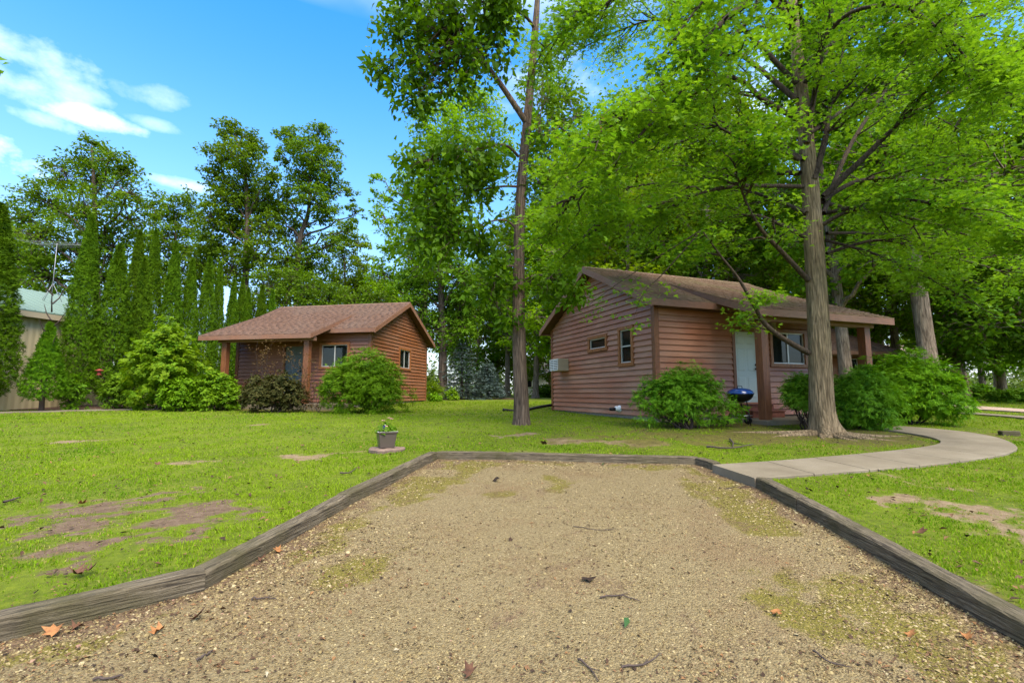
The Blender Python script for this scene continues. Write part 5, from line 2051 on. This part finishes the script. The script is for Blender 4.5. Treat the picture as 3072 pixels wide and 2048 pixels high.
# ---- conifers
def arborvitae(seed, H, R, leaves=13000, cone=False):
    r = np.random.default_rng(seed)
    n = leaves
    t = r.random(n) ** .82
    a = r.uniform(0, 6.2832, n)
    prof = np.interp(t, [0, .04, .12, .3, .5, .75, .92, 1], [.45, .8, 1.05, 1.08, .88, .52, .22, .02])
    if cone:
        prof = np.interp(t, [0, .08, .2, .5, 1], [.7, .95, 1.0, .62, .03])
    u_ = a * 3.0 * (.35 + prof)
    lump = .56 + .46 * vnoise(u_ + seed, t * H * 2.6, seed, 2) + .48 * vnoise(u_ * 2.7 + seed, t * H * 7.0, seed + 5, 2)
    q = R * prof * lump * (1 - .34 * r.random(n) ** 2.0)
    pos = np.stack([q * np.cos(a), q * np.sin(a), .42 + t * (H - .5)], -1)
    nm = np.stack([np.cos(a + r.normal(0, .8, n)), np.sin(a + r.normal(0, .8, n)), r.normal(.3, .4, n)], -1)
    out = np.stack([np.cos(a) * .7, np.sin(a) * .7, np.full(n, .45)], -1) + r.normal(0, .3, (n, 3))
    crown = scatter(FROND_V * np.array((1.35, 1, 1)), FROND_F, pos, frames(nm, out, r), r.uniform(.6, 1.3, n) * .145, 'arborvitae_crown', M['arbor'], r)
    W = Wood()
    W.add(np.array([(0, 0, -.2), (.02, 0, H * .4), (0, .02, H * .9)]), [.10, .07, .02], 7)
    for k in range(14):
        z = .3 + k * .3
        aa = k * 2.4
        W.add(np.array([(0, 0, z), (R * .35 * math.cos(aa), R * .35 * math.sin(aa), z + .25), (R * .6 * math.cos(aa), R * .6 * math.sin(aa), z + .6)]), [.03, .02, .008], 4)
    return W.mesh('arborvitae_wood', M['stem']), crown


AP = [arborvitae(301, 7.2, .64, 17000), arborvitae(302, 6.6, .62, 15000), arborvitae(303, 6.0, .60, 13000), arborvitae(304, 3.2, .68, 7000, True)]
AG = 'row of columnar arborvitaes by the shed'
for x, d, top, k, wd, lab in (
        (-62, 16.6, 610, 0, 1.2, 'arborvitae cut by the left edge of the picture'),
        (226, 19.5, 645, 0, 0.82, 'tallest columnar arborvitae, beside the shed roof'),
        (130, 17.6, 968, 3, 0.92, 'small cone shaped arborvitae in front of the shed wall'),
        (322, 20.0, 730, 1, 0.85, 'broad arborvitae just right of the tallest one'),
        (380, 22.5, 690, 1, 0.7, 'tall arborvitae, left of the close pair'),
        (430, 23.5, 690, 0, 0.68, 'tall arborvitae, right of the close pair'),
        (402, 21.0, 772, 2, 0.72, 'shorter arborvitae in front of the close pair'),
        (495, 23.5, 725, 1, 0.7, 'pointed arborvitae between the close pair and the golden bush'),
        (550, 24.5, 775, 2, 0.66, 'arborvitae with pale tip above the golden bush'),
        (602, 25.5, 770, 1, 0.72, 'full arborvitae behind the left porch post, left of two'),
        (637, 26.5, 785, 2, 0.55, 'thin arborvitae behind the left porch post, right of two'),
        (682, 28.0, 835, 2, 0.62, 'arborvitae above the left cabin eave, first of the low group'),
        (708, 29.0, 832, 1, 0.58, 'arborvitae above the left cabin eave, second of the low group'),
        (728, 28.0, 862, 2, 0.6, 'shortest arborvitae above the left cabin eave'),
        (770, 29.5, 855, 2, 0.66, 'arborvitae behind the left cabin roof, left of the last two'),
        (802, 30.5, 868, 1, 0.56, 'last arborvitae to the right behind the left cabin roof')):
    B = gd(x, d)
    H = P(x, top, d)[2] - B[2]
    w, c = AP[k]
    h0 = (7.2, 6.6, 6.0, 3.2)[k]
    o = put_tree(B, w, c, lab, 'arborvitae', 'conifer', AG, rotz=x * .37)
    wd *= 1.1 if x > 300 else 1.0
    o.scale = (wd, wd, H / h0)


def spruce(seed, H, R, leaves):
    r = np.random.default_rng(seed)
    W = Wood()
    W.add(np.array([(0, 0, -.2), (0, 0, H * .5), (0, 0, H)]), [.12, .07, .01], 7)
    C, D = [], []
    z = .25
    while z < H - .1:
        t = z / H
        n = 9
        for k in range(n):
            a = k * 6.283 / n + z * 3 + r.normal(0, .2)
            L = R * (1 - t) ** .85 * r.uniform(.75, 1.1) + .05
            e = np.array((L * math.cos(a), L * math.sin(a), z - .12 * L + .1 * L))
            W.add(np.array([(0, 0, z), e * np.array((.5, .5, 0)) + (0, 0, z - .07 * L), e]), [.02, .012, .004], 3)
            m = int(leaves * L / (R * 110)) + 3
            for j in range(m):
                u = r.uniform(.15, 1.05)
                C.append(np.array((e[0] * u, e[1] * u, z - .1 * L * u * 1.2)) + r.normal(0, .05 + .05 * R, 3) * (1, 1, .35))
                D.append((math.cos(a), math.sin(a), r.normal(.1, .3)))
        z += .22 * H / 3.2
    C, D = np.array(C), np.array(D) + r.normal(0, .35, (len(C), 3))
    nm = np.array((0, 0, 1.)) + r.normal(0, .4, C.shape)
    return W.mesh('spruce_wood', M['stem']), scatter(FROND_V, FROND_F, C, frames(nm, D, r), r.uniform(.16, .3, len(C)), 'spruce_crown', M['spruce'], r)


for x, d, top, wd, lab, sd in ((1385, 31, 1010, 2.0, 'larger blue spruce on the lawn between the two cabins', 1), (1462, 32, 1085, 1.35, 'smaller blue spruce to the right of the larger one', 2)):
    B = gd(x, d)
    H = P(x, top, d)[2] - B[2]
    w, c = spruce(400 + sd, H, wd, 7000)
    put_tree(B, w, c, lab, 'blue_spruce', 'conifer')


# ---- shrubs
def bush(label, x, d, w, h, leaf_m, seed, n=9000, size=.13, tmpl=(FROND_V, FROND_F), name='shrub', cat='shrub', depth=None, lobes=9, stems=10, hollow=.35, up=.45, lift=.0, squash=1.0, px=True, out=1.0, ragged=.05):
    """rounded shrub: overlapping lobes of sprays, denser towards the outside, with woody stems inside"""
    r = np.random.default_rng(seed)
    B = gd(x, d)
    dp = depth or w * .8
    W = Wood()
    lc, lr = [], []
    for k in range(lobes):
        a = k * 2.4 + r.normal(0, .3)
        q = math.sqrt((k + .5) / lobes) * .66
        lr.append(r.uniform(.36, .48) * (1.1 - .3 * q))
        lc.append((q * math.cos(a), q * math.sin(a), .60 - .80 * q ** 2 + r.normal(0, .04)))
    lc, lr = np.array(lc), np.array(lr)
    per = 18
    nc = n // per
    n = nc * per
    k = r.integers(0, lobes, nc)
    dv = unit(r.normal(size=(nc, 3)))
    dv[:, 2] = np.where((dv[:, 2] < -.35) & (r.random(nc) < .5), -dv[:, 2], dv[:, 2])
    rad = lr[k] * (1.04 - (hollow + .1) * r.random(nc) ** 1.5) + (r.random(nc) < ragged) * r.uniform(.02, .14, nc)
    p = lc[k] + dv * rad[:, None] * np.array((1, 1, .92))
    p[:, :2] = np.clip(p[:, :2], -1.12, 1.12)
    cen = np.stack([p[:, 0] * w / 2, p[:, 1] * dp / 2, lift + np.clip(p[:, 2], .03, 1.12) * (h - lift) / 1.0], -1)
    cr = size * r.uniform(.55, 1.15, nc)
    dv = np.repeat(dv, per, 0)
    pos = np.repeat(cen, per, 0) + r.normal(0, .52, (n, 3)) * np.repeat(cr, per)[:, None] * np.array((1, 1, .6))
    pos[:, 2] = np.maximum(pos[:, 2], .015)
    nm = dv * .7 + np.array((0, 0, up)) + r.normal(0, .35, (n, 3))
    od = dv * out + np.array((0, 0, .15)) + r.normal(0, .35, (n, 3))
    crown = scatter(tmpl[0], tmpl[1], pos, frames(nm, od, r), size * r.uniform(.6, 1.3, n), name + '_foliage', M[leaf_m], r)
    for j in range(stems):
        a = r.uniform(0, 6.283)
        i = r.integers(0, lobes)
        e = np.array((lc[i][0] * w / 2, lc[i][1] * dp / 2, lc[i][2] * h))
        s0 = np.array((.12 * w * math.cos(a) * r.random(), .12 * dp * math.sin(a) * r.random(), -.1))
        W.add(curve(s0, e, .0, 5, .06, r), np.linspace(.022, .008, 5) * (.6 + h * .35), 5)
        for _ in range(4):
            W.add(curve(s0 + (e - s0) * r.uniform(.4, .9), e + r.normal(0, .22, 3) * (w * .4, dp * .4, h * .35), 0, 4, .05, r), np.linspace(.008, .003, 4), 3)
    s_ = thing(name, label, cat, tuple(B))
    add('stems', W.mesh(name + '_stems', M['stem']), s_)
    add('foliage', crown, s_)
    return s_


def bpx(label, x0, x1, y0, d, leaf_m, seed, **kw):
    xc = (x0 + x1) / 2
    w = (x1 - x0) * d / FPX
    B = gd(xc, d)
    h = P(xc, y0, d)[2] - B[2]
    return bush(label, xc, d, w, h, leaf_m, seed, **kw)


bpx('big dome shaped bright green yew in front of the left cabin porch', 958, 1236, 1052, 16.9, 'yew', 501, n=24000, size=.14, name='yew_bush', lobes=19, stems=4, ragged=.015, hollow=.22)
bpx('dark purplish barberry mound left of the left cabin porch step', 715, 935, 1108, 17.2, 'barberry', 502, n=11000, size=.09, tmpl=(RHOMB_V, RHOMB_F), name='barberry_bush', lobes=10, stems=8)
bpx('large golden green leafy bush in front of the arborvitaes', 362, 618, 952, 18.6, 'golden', 503, n=11000, size=.17, tmpl=(MAPLE_V, MAPLE_F), name='golden_bush', lobes=14, stems=8, up=.5)
bpx('low green shrub between the golden bush and the barberry', 570, 728, 1112, 18.3, 'yew', 504, n=8000, size=.12, tmpl=(OVAL_V, OVAL_F), name='green_shrub', stems=5)
bpx('low round shrub at the left foot of the golden bush', 480, 600, 1120, 17.9, 'yew', 505, n=5000, size=.11, tmpl=(OVAL_V, OVAL_F), name='green_shrub', stems=4)
bpx('loose open yew with bare stems at the near cabin corner', 1893, 2215, 1098, 11.3, 'yew_dark', 506, n=14000, size=.12, name='yew_bush', lobes=15, stems=22, hollow=.5, depth=1.0, lift=.12)
bpx('small yew with a bare leaning stem left of the maple trunk', 2335, 2500, 1112, 11.1, 'yew_dark', 507, n=4200, size=.13, name='yew_bush', lobes=8, stems=12, hollow=.5, depth=.8, lift=.45)
bpx('drooping dark yew just right of the maple trunk', 2470, 2700, 1095, 11.2, 'yew_dark', 508, n=15000, size=.13, name='yew_bush', lobes=12, stems=10, depth=1.2)
bpx('large spreading yew right of the porch beside the walk', 2580, 2880, 1062, 12.3, 'yew', 509, n=22000, size=.14, name='yew_bush', lobes=15, stems=8)
bpx('brownish shrub under the trees beyond the big yew', 2825, 2905, 1105, 22, 'brownshrub', 510, n=3500, size=.12, tmpl=(RHOMB_V, RHOMB_F), stems=8)
bpx('round yellow green mound at the foot of the dark tree', 1335, 1372, 1165, 29, 'golden', 511, n=2200, size=.12, tmpl=(RHOMB_V, RHOMB_F), stems=3)
bpx('dark low evergreen at the right edge beyond the road', 2960, 3100, 1165, 25, 'oak_dark', 512, n=4000, size=.16, tmpl=(RHOMB_V, RHOMB_F), stems=4)
bpx('small leafy plant at the right end of the left cabin', 1288, 1322, 1180, 25.6, 'yew', 513, n=900, size=.13, tmpl=(OVAL_V, OVAL_F), stems=3, name='plant', cat='plant')
bpx('shrub behind the middle tree, low and dark', 1585, 1665, 1150, 40, 'oak_dark', 514, n=2200, size=.2, tmpl=(RHOMB_V, RHOMB_F), stems=3)
bpx('shaded shrub under the wood at far right', 2905, 2975, 1150, 31, 'oak_dark', 515, n=2600, size=.2, tmpl=(RHOMB_V, RHOMB_F), stems=3)
bpx('sapling shoots beside the tall arborvitae trunk', 190, 262, 1120, 18.4, 'oak_dark', 516, n=1800, size=.12, tmpl=(OVAL_V, OVAL_F), stems=8)
bpx('low shrub right of the arborvitae trunks by the stump', 300, 400, 1120, 18.9, 'yew_dark', 517, n=4500, size=.11, tmpl=(OVAL_V, OVAL_F), stems=5)
# undergrowth and ornamental grass left of the spruces
bpx('clump of pale ornamental grass by the left cabin far corner', 1288, 1312, 1135, 29, 'golden', 518, n=500, size=.5, tmpl=(RHOMB_V * np.array((.12, 1, 1)), RHOMB_F), stems=2, name='ornamental_grass', cat='plant')


def vine(label, x, d, top, seed, w=.25):
    r = np.random.default_rng(seed)
    B = gd(x, d)
    H = P(x, top, d)[2] - B[2]
    W = Wood()
    C = []
    for k in range(4):
        e = np.array((r.normal(0, w), r.normal(0, .1), H * r.uniform(.7, 1)))
        c = curve((r.normal(0, .06), 0, -.05), e, 0, 8, .02, r)
        W.add(c, np.linspace(.012, .003, 8), 4)
        for j in range(26):
            i = r.integers(2, 8)
            C.append(c[i] + r.normal(0, .09, 3))
    C = np.array(C)
    v = thing('climbing_shrub', label, 'shrub', tuple(B))
    add('stems', W.mesh('vine_stems', M['stem']), v)
    nm = r.normal(0, .6, C.shape) + np.array((0, -.3, .8))
    pos = np.repeat(C, 4, 0) + r.normal(0, .06, (len(C) * 4, 3))
    add('foliage', scatter(OVAL_V, OVAL_F, pos, frames(r.normal(0, .6, pos.shape) + np.array((0, -.4, .8)), None, r), .07 * r.uniform(.6, 1.3, len(pos)), 'vine_leaves', M['redleaf'], r), v)


vine('tall reddish shoots in front of the left cabin boards', 775, 17.6, 1010, 601)
vine('reddish shoots rising from the barberry by the boards', 835, 17.5, 1030, 602)
vine('reddish shoots climbing the right post of the left cabin', 912, 17.3, 1035, 603)
vine('short red brown shoots right of the left cabin post', 950, 17.2, 1150, 604, .3)

# ---- stump, bird feeder
B = gp(425, 1213)
mb = MB()
prof = [(.36, -.08), (.29, .05), (.25, .2), (.245, .33), (.22, .345), (0, .35)]
n = 16
V, F = [], []
for j, (q, z) in enumerate(prof):
    for k in range(n):
        a = 6.2832 * k / n
        f = q * (1 + .07 * math.sin(5 * a + .5) * (1.6 if z < .1 else .7))
        V.append((f * math.cos(a), f * math.sin(a), z + .015 * math.sin(3 * a)))
for j in range(len(prof) - 1):
    for k in range(n):
        F.append((j * n + k, j * n + (k + 1) % n, (j + 1) * n + (k + 1) % n, (j + 1) * n + k))
mb.poly(V, F)
mb.build('tree_stump', M['bark_oak'], loc=B, label='sawn tree stump at the foot of the golden bush', cat='stump')
B = P(298, 1112, 18.6)
fd = thing('bird_feeder', 'small red bird feeder hanging among the arborvitae stems', 'feeder', tuple(B))
mb = MB()
mb.lathe([(0, .08), (.13, .02), (.15, 0), (.13, -.005)], (0, 0, 0), 12)
mb.build('roof', M['red'], fd)
mb = MB()
mb.lathe([(.06, 0), (.06, -.14), (.1, -.15), (.1, -.16), (0, -.16)], (0, 0, 0), 12)
mb.build('seed_tube', M['red'], fd)
mb = MB()
mb.tube([(0, 0, .08), (0, 0, .7)], .004, 4)
mb.build('hanger', M['black_metal'], fd)

# ---- far houses
def house(label, x, d, w, h, y0, wallm, roofm):
    B = gd(x, d)
    hs = thing('far_house', label, 'house', tuple(B), 0)
    mb = MB()
    mb.box(-w / 2, w / 2, 0, 6, -.3, h)
    mb.build('wall', wallm, hs)
    mb = MB()
    mb.prism([(-w / 2 - .4, -.5, h - .05), (-w / 2 - .4, 3, h + 1.6), (-w / 2 - .4, 6.5, h - .05), (-w / 2 - .4, 6.5, h - .2), (-w / 2 - .4, 3, h + 1.42), (-w / 2 - .4, -.5, h - .2)], (w + .8, 0, 0))
    mb.build('roof', roofm, hs)
    for k in range(3):
        xx = -w / 2 + w * (k + .5) / 3
        mb = MB()
        mb.box(xx - .5, xx + .5, -.03, .02, 1.0, 2.2)
        wn = mb.build('window', M['white'], hs)
        mb = MB()
        mb.box(xx - .42, xx + .42, -.045, -.032, 1.08, 2.12)
        mb.build('pane', M['dark_gap'], wn)


M['cream'] = plain('cream_siding', (.62, .55, .42), .6)
house('white house far away left of the near cabin', 1655, 62, 9, 2.8, 0, M['white'], plain('grey_roof', (.16, .15, .15), .8))
house('cream house far off behind the thick oak trunk', 2775, 54, 6, 4.4, 0, M['cream'], plain('tan_roof', (.24, .17, .13), .8))

# ---- railway tie on the right lawn, fallen leaves and twigs
B = gp(3028, 1306)
mb = MB()
mb.box(-.16, .16, -.07, .07, -.03, .10)
mb.build('lawn_tie', M['timber'], loc=B, rotz=-.25, label='short dark timber block lying on the lawn at right edge', cat='timber', bevel=.015)


def fallen(x, y, size, mat, label, seed, shape='star', zf=zg):
    r = np.random.default_rng(seed)
    p = gp(x, y, zf)
    TV, TF = (STAR_V, STAR_F) if shape == 'star' else (OVAL_V * np.array((1.1, 1, 1)), OVAL_F)
    V = (TV - np.array((0, .5, 0))).copy()
    V[:, 0] *= .72
    V[:, 2] = V[:, 2] * 1.6 + .22 * np.sin(V[:, 0] * 5 + seed) + .16 * V[:, 1] ** 2 + .12 * r.random(len(V))
    a = r.uniform(0, 6.28)
    c, s = math.cos(a), math.sin(a)
    V = np.stack([V[:, 0] * c - V[:, 1] * s, V[:, 0] * s + V[:, 1] * c, V[:, 2]], -1) * size * .74
    V[:, 2] += .006 - V[:, 2].min()
    V2 = V - np.array((0, 0, .0015))
    n = len(V)
    F = np.concatenate([TF, TF[:, ::-1] + n])
    # stalk
    me = mesh_np('fallen_leaf', np.concatenate([V, V2]), F, mat)
    o = add('fallen_leaf', me, loc=p + (0, 0, .004 if zf is zg else .02), label=label, cat='leaf', group='fallen leaves')
    return o


o_, b_, g_ = M['orangeleaf'], M['brownleaf'], M['greenleaf']
fallen(1880, 1878, .115, g_, 'fresh green leaf lying on the gravel near the bottom', 1, 'oval')
fallen(2330, 1848, .12, o_, 'orange oak leaf on the gravel, right of the green leaf', 2)
fallen(2735, 1915, .10, o_, 'orange oak leaf on the gravel, lower right, left of two', 3)
fallen(2905, 1922, .10, o_, 'orange oak leaf on the gravel, lower right, nearest the timber', 4)
fallen(465, 1903, .11, o_, 'bright orange oak leaf on the gravel below the left timbers', 5)
fallen(595, 1858, .13, b_, 'curled tan oak leaf on the gravel near the timber bend', 6)
fallen(150, 1905, .14, o_, 'large tan leaf against the bottom left timber', 7)
fallen(225, 1885, .12, b_, 'brown curled leaf against the bottom left timber', 8)
fallen(835, 1655, .12, o_, 'orange leaf against the middle left timber', 9)
fallen(785, 1685, .11, b_, 'dark brown leaf against the middle left timber', 10)
fallen(235, 1735, .17, b_, 'big curled red brown leaf on the grass at lower left', 11, zf=zl)
fallen(270, 1722, .13, b_, 'dark curled leaf beside the big one on the lower left grass', 12, zf=zl)
fallen(1405, 2025, .13, b_, 'crumpled dark leaf on the gravel at the bottom edge', 13)
fallen(1770, 1745, .15, M['litter'], 'dark decayed leaf in the middle of the gravel', 14)
fallen(1490, 1445, .16, M['litter'], 'dark clump of leaf at the far left of the gravel', 15)
fallen(1630, 1338, .2, b_, 'brown leaf on the grass behind the far timbers', 16, zf=zl)
fallen(1810, 1396, .13, g_, 'green leaf near the far timbers', 17, 'oval')
fallen(250, 1518, .12, o_, 'tan leaf on the grass above the bare soil patch', 18, zf=zl)
fallen(470, 1398, .12, b_, 'brown leaf on the lawn left of the sandy strip', 19, zf=zl)
fallen(905, 1340, .12, b_, 'brown leaf on the lawn left of the flower pot', 20, zf=zl)
fallen(2425, 1478, .14, M['litter'], 'dark leaf on the grass beside the right timber stub', 21, zf=zl)
fallen(2770, 1610, .14, b_, 'grey brown leaf on the grass below the sandy patch', 22, zf=zl)
fallen(1190, 1958, .045, M['tan_metal'], 'small pale grey leaf scrap on gravel', 23, 'oval')
fallen(800, 2030, .05, M['tan_metal'], 'pale grey leaf scrap at the bottom edge', 24, 'oval')


def twig(pts, th, label, zf=zg):
    q = [gp(x, y, zf) + (0, 0, th * .8 + (.004 if zf is zg else .02)) for x, y in pts]
    q = dens(np.array(q), 5)
    B = q[0].copy()
    r = np.random.default_rng(int(pts[0][0]))
    q[1:-1, 2] += abs(r.normal(0, .004, len(q) - 2))
    W = Wood()
    W.add(q - B, np.linspace(th, th * .4, len(q)), 6)
    i = len(q) // 2
    dv = (q[i] - q[i - 1]) * 2.5
    dv = np.array((dv[0] - dv[1] * .6, dv[1] + dv[0] * .6, .004))
    W.add(np.array([q[i] - B, q[i] - B + dv * .5, q[i] - B + dv]), [th * .6, th * .4, th * .2], 5)
    add('fallen_twig', W.mesh('fallen_twig', M['deadtwig']), loc=B, label=label, cat='twig', group='fallen twigs')


twig([(1865, 2005), (1930, 1998), (1985, 1965)], .006, 'curved twig on the gravel at the bottom middle')
twig([(1735, 1982), (1770, 2010), (1795, 2046)], .006, 'dark twig running off the bottom edge')
twig([(2440, 1955), (2490, 1990), (2555, 2006)], .005, 'thin twig on the gravel at lower right')
twig([(1800, 1795), (1860, 1790), (1920, 1806)], .006, 'forked twig in the middle of the gravel')
twig([(755, 1803), (800, 1798), (830, 1800)], .006, 'short twig on the gravel near the left timbers')
twig([(280, 2043), (330, 2040), (370, 2034)], .007, 'twig at the bottom left edge of the gravel')
twig([(590, 1985), (620, 1970), (638, 1955)], .007, 'pale bark sliver on the gravel at lower left')
twig([(10, 1515), (35, 1508), (60, 1500)], .014, 'dark stick on the grass at the left edge', zl)
twig([(1020, 1425), (1050, 1424), (1070, 1408)], .012, 'bleached stick on the grass left of the timbers', zl)
twig([(2120, 1345), (2190, 1350), (2260, 1338)], .02, 'grey root like stick on the worn ground before the porch', zl)
twig([(2190, 1322), (2200, 1335), (2198, 1345)], .02, 'short bent grey stick on the worn ground before the porch', zl)
twig([(2180, 1466), (2225, 1462), (2268, 1468)], .005, 'thin twig on the gravel where the walk begins')
twig([(1720, 1580), (1800, 1592), (1850, 1588)], .004, 'faint twig across the upper middle gravel')

# leaves of a branch that reaches in at the left edge
rr_ = np.random.default_rng(3)
c0 = P(-38, 195, 7.5)
br = thing('overhanging_branch', 'few dark leaves of a branch at the top left edge of the sky', 'branch', tuple(c0))
W = Wood()
W.add(np.array([(-1.6, .2, .5), (-.7, .1, .2), (0, 0, 0), (.18, 0, -.02)]), [.02, .014, .008, .003], 5)
add('stem', W.mesh('branch_stem', M['stem']), br)
pos = np.array([(.12, 0, .1), (.2, .03, .02), (.24, 0, -.06), (.16, 0, -.14), (0, .1, .2), (-.2, 0, .1), (-.1, .1, -.1), (-.4, 0, .2), (-.5, .1, 0), (.1, 0, -.22)])
add('leaves', scatter(OVAL_V, OVAL_F, pos, frames(rr_.normal(0, .4, pos.shape) + np.array((0, -.8, .5)), np.array((1., 0, -.1)) + rr_.normal(0, .5, pos.shape), rr_), .16, 'branch_leaves', M['tulip'], rr_), br)

# withered red cluster hanging in the maple
c0 = P(1815, 372, 7.7)
cl = thing('withered_leaf_cluster', 'withered red brown leaf cluster hanging high in the maple branches', 'dead leaves', tuple(c0))
pos = rr_.normal(0, .055, (46, 3)) * np.array((.8, .8, 1.3))
add('leaves', scatter(OVAL_V, OVAL_F, pos, frames(rr_.normal(0, 1, pos.shape), np.array((0, 0, -1.)) + rr_.normal(0, .4, pos.shape), rr_), .10, 'withered_leaves', plain('withered_leaf', (.20, .045, .015), .8)), cl)
W = Wood()
W.add(np.array([(0, 0, .3), (.01, 0, .1), (0, 0, -.05)]), [.006, .004, .002], 4)
add('stem', W.mesh('cluster_stem', M['stem']), cl)
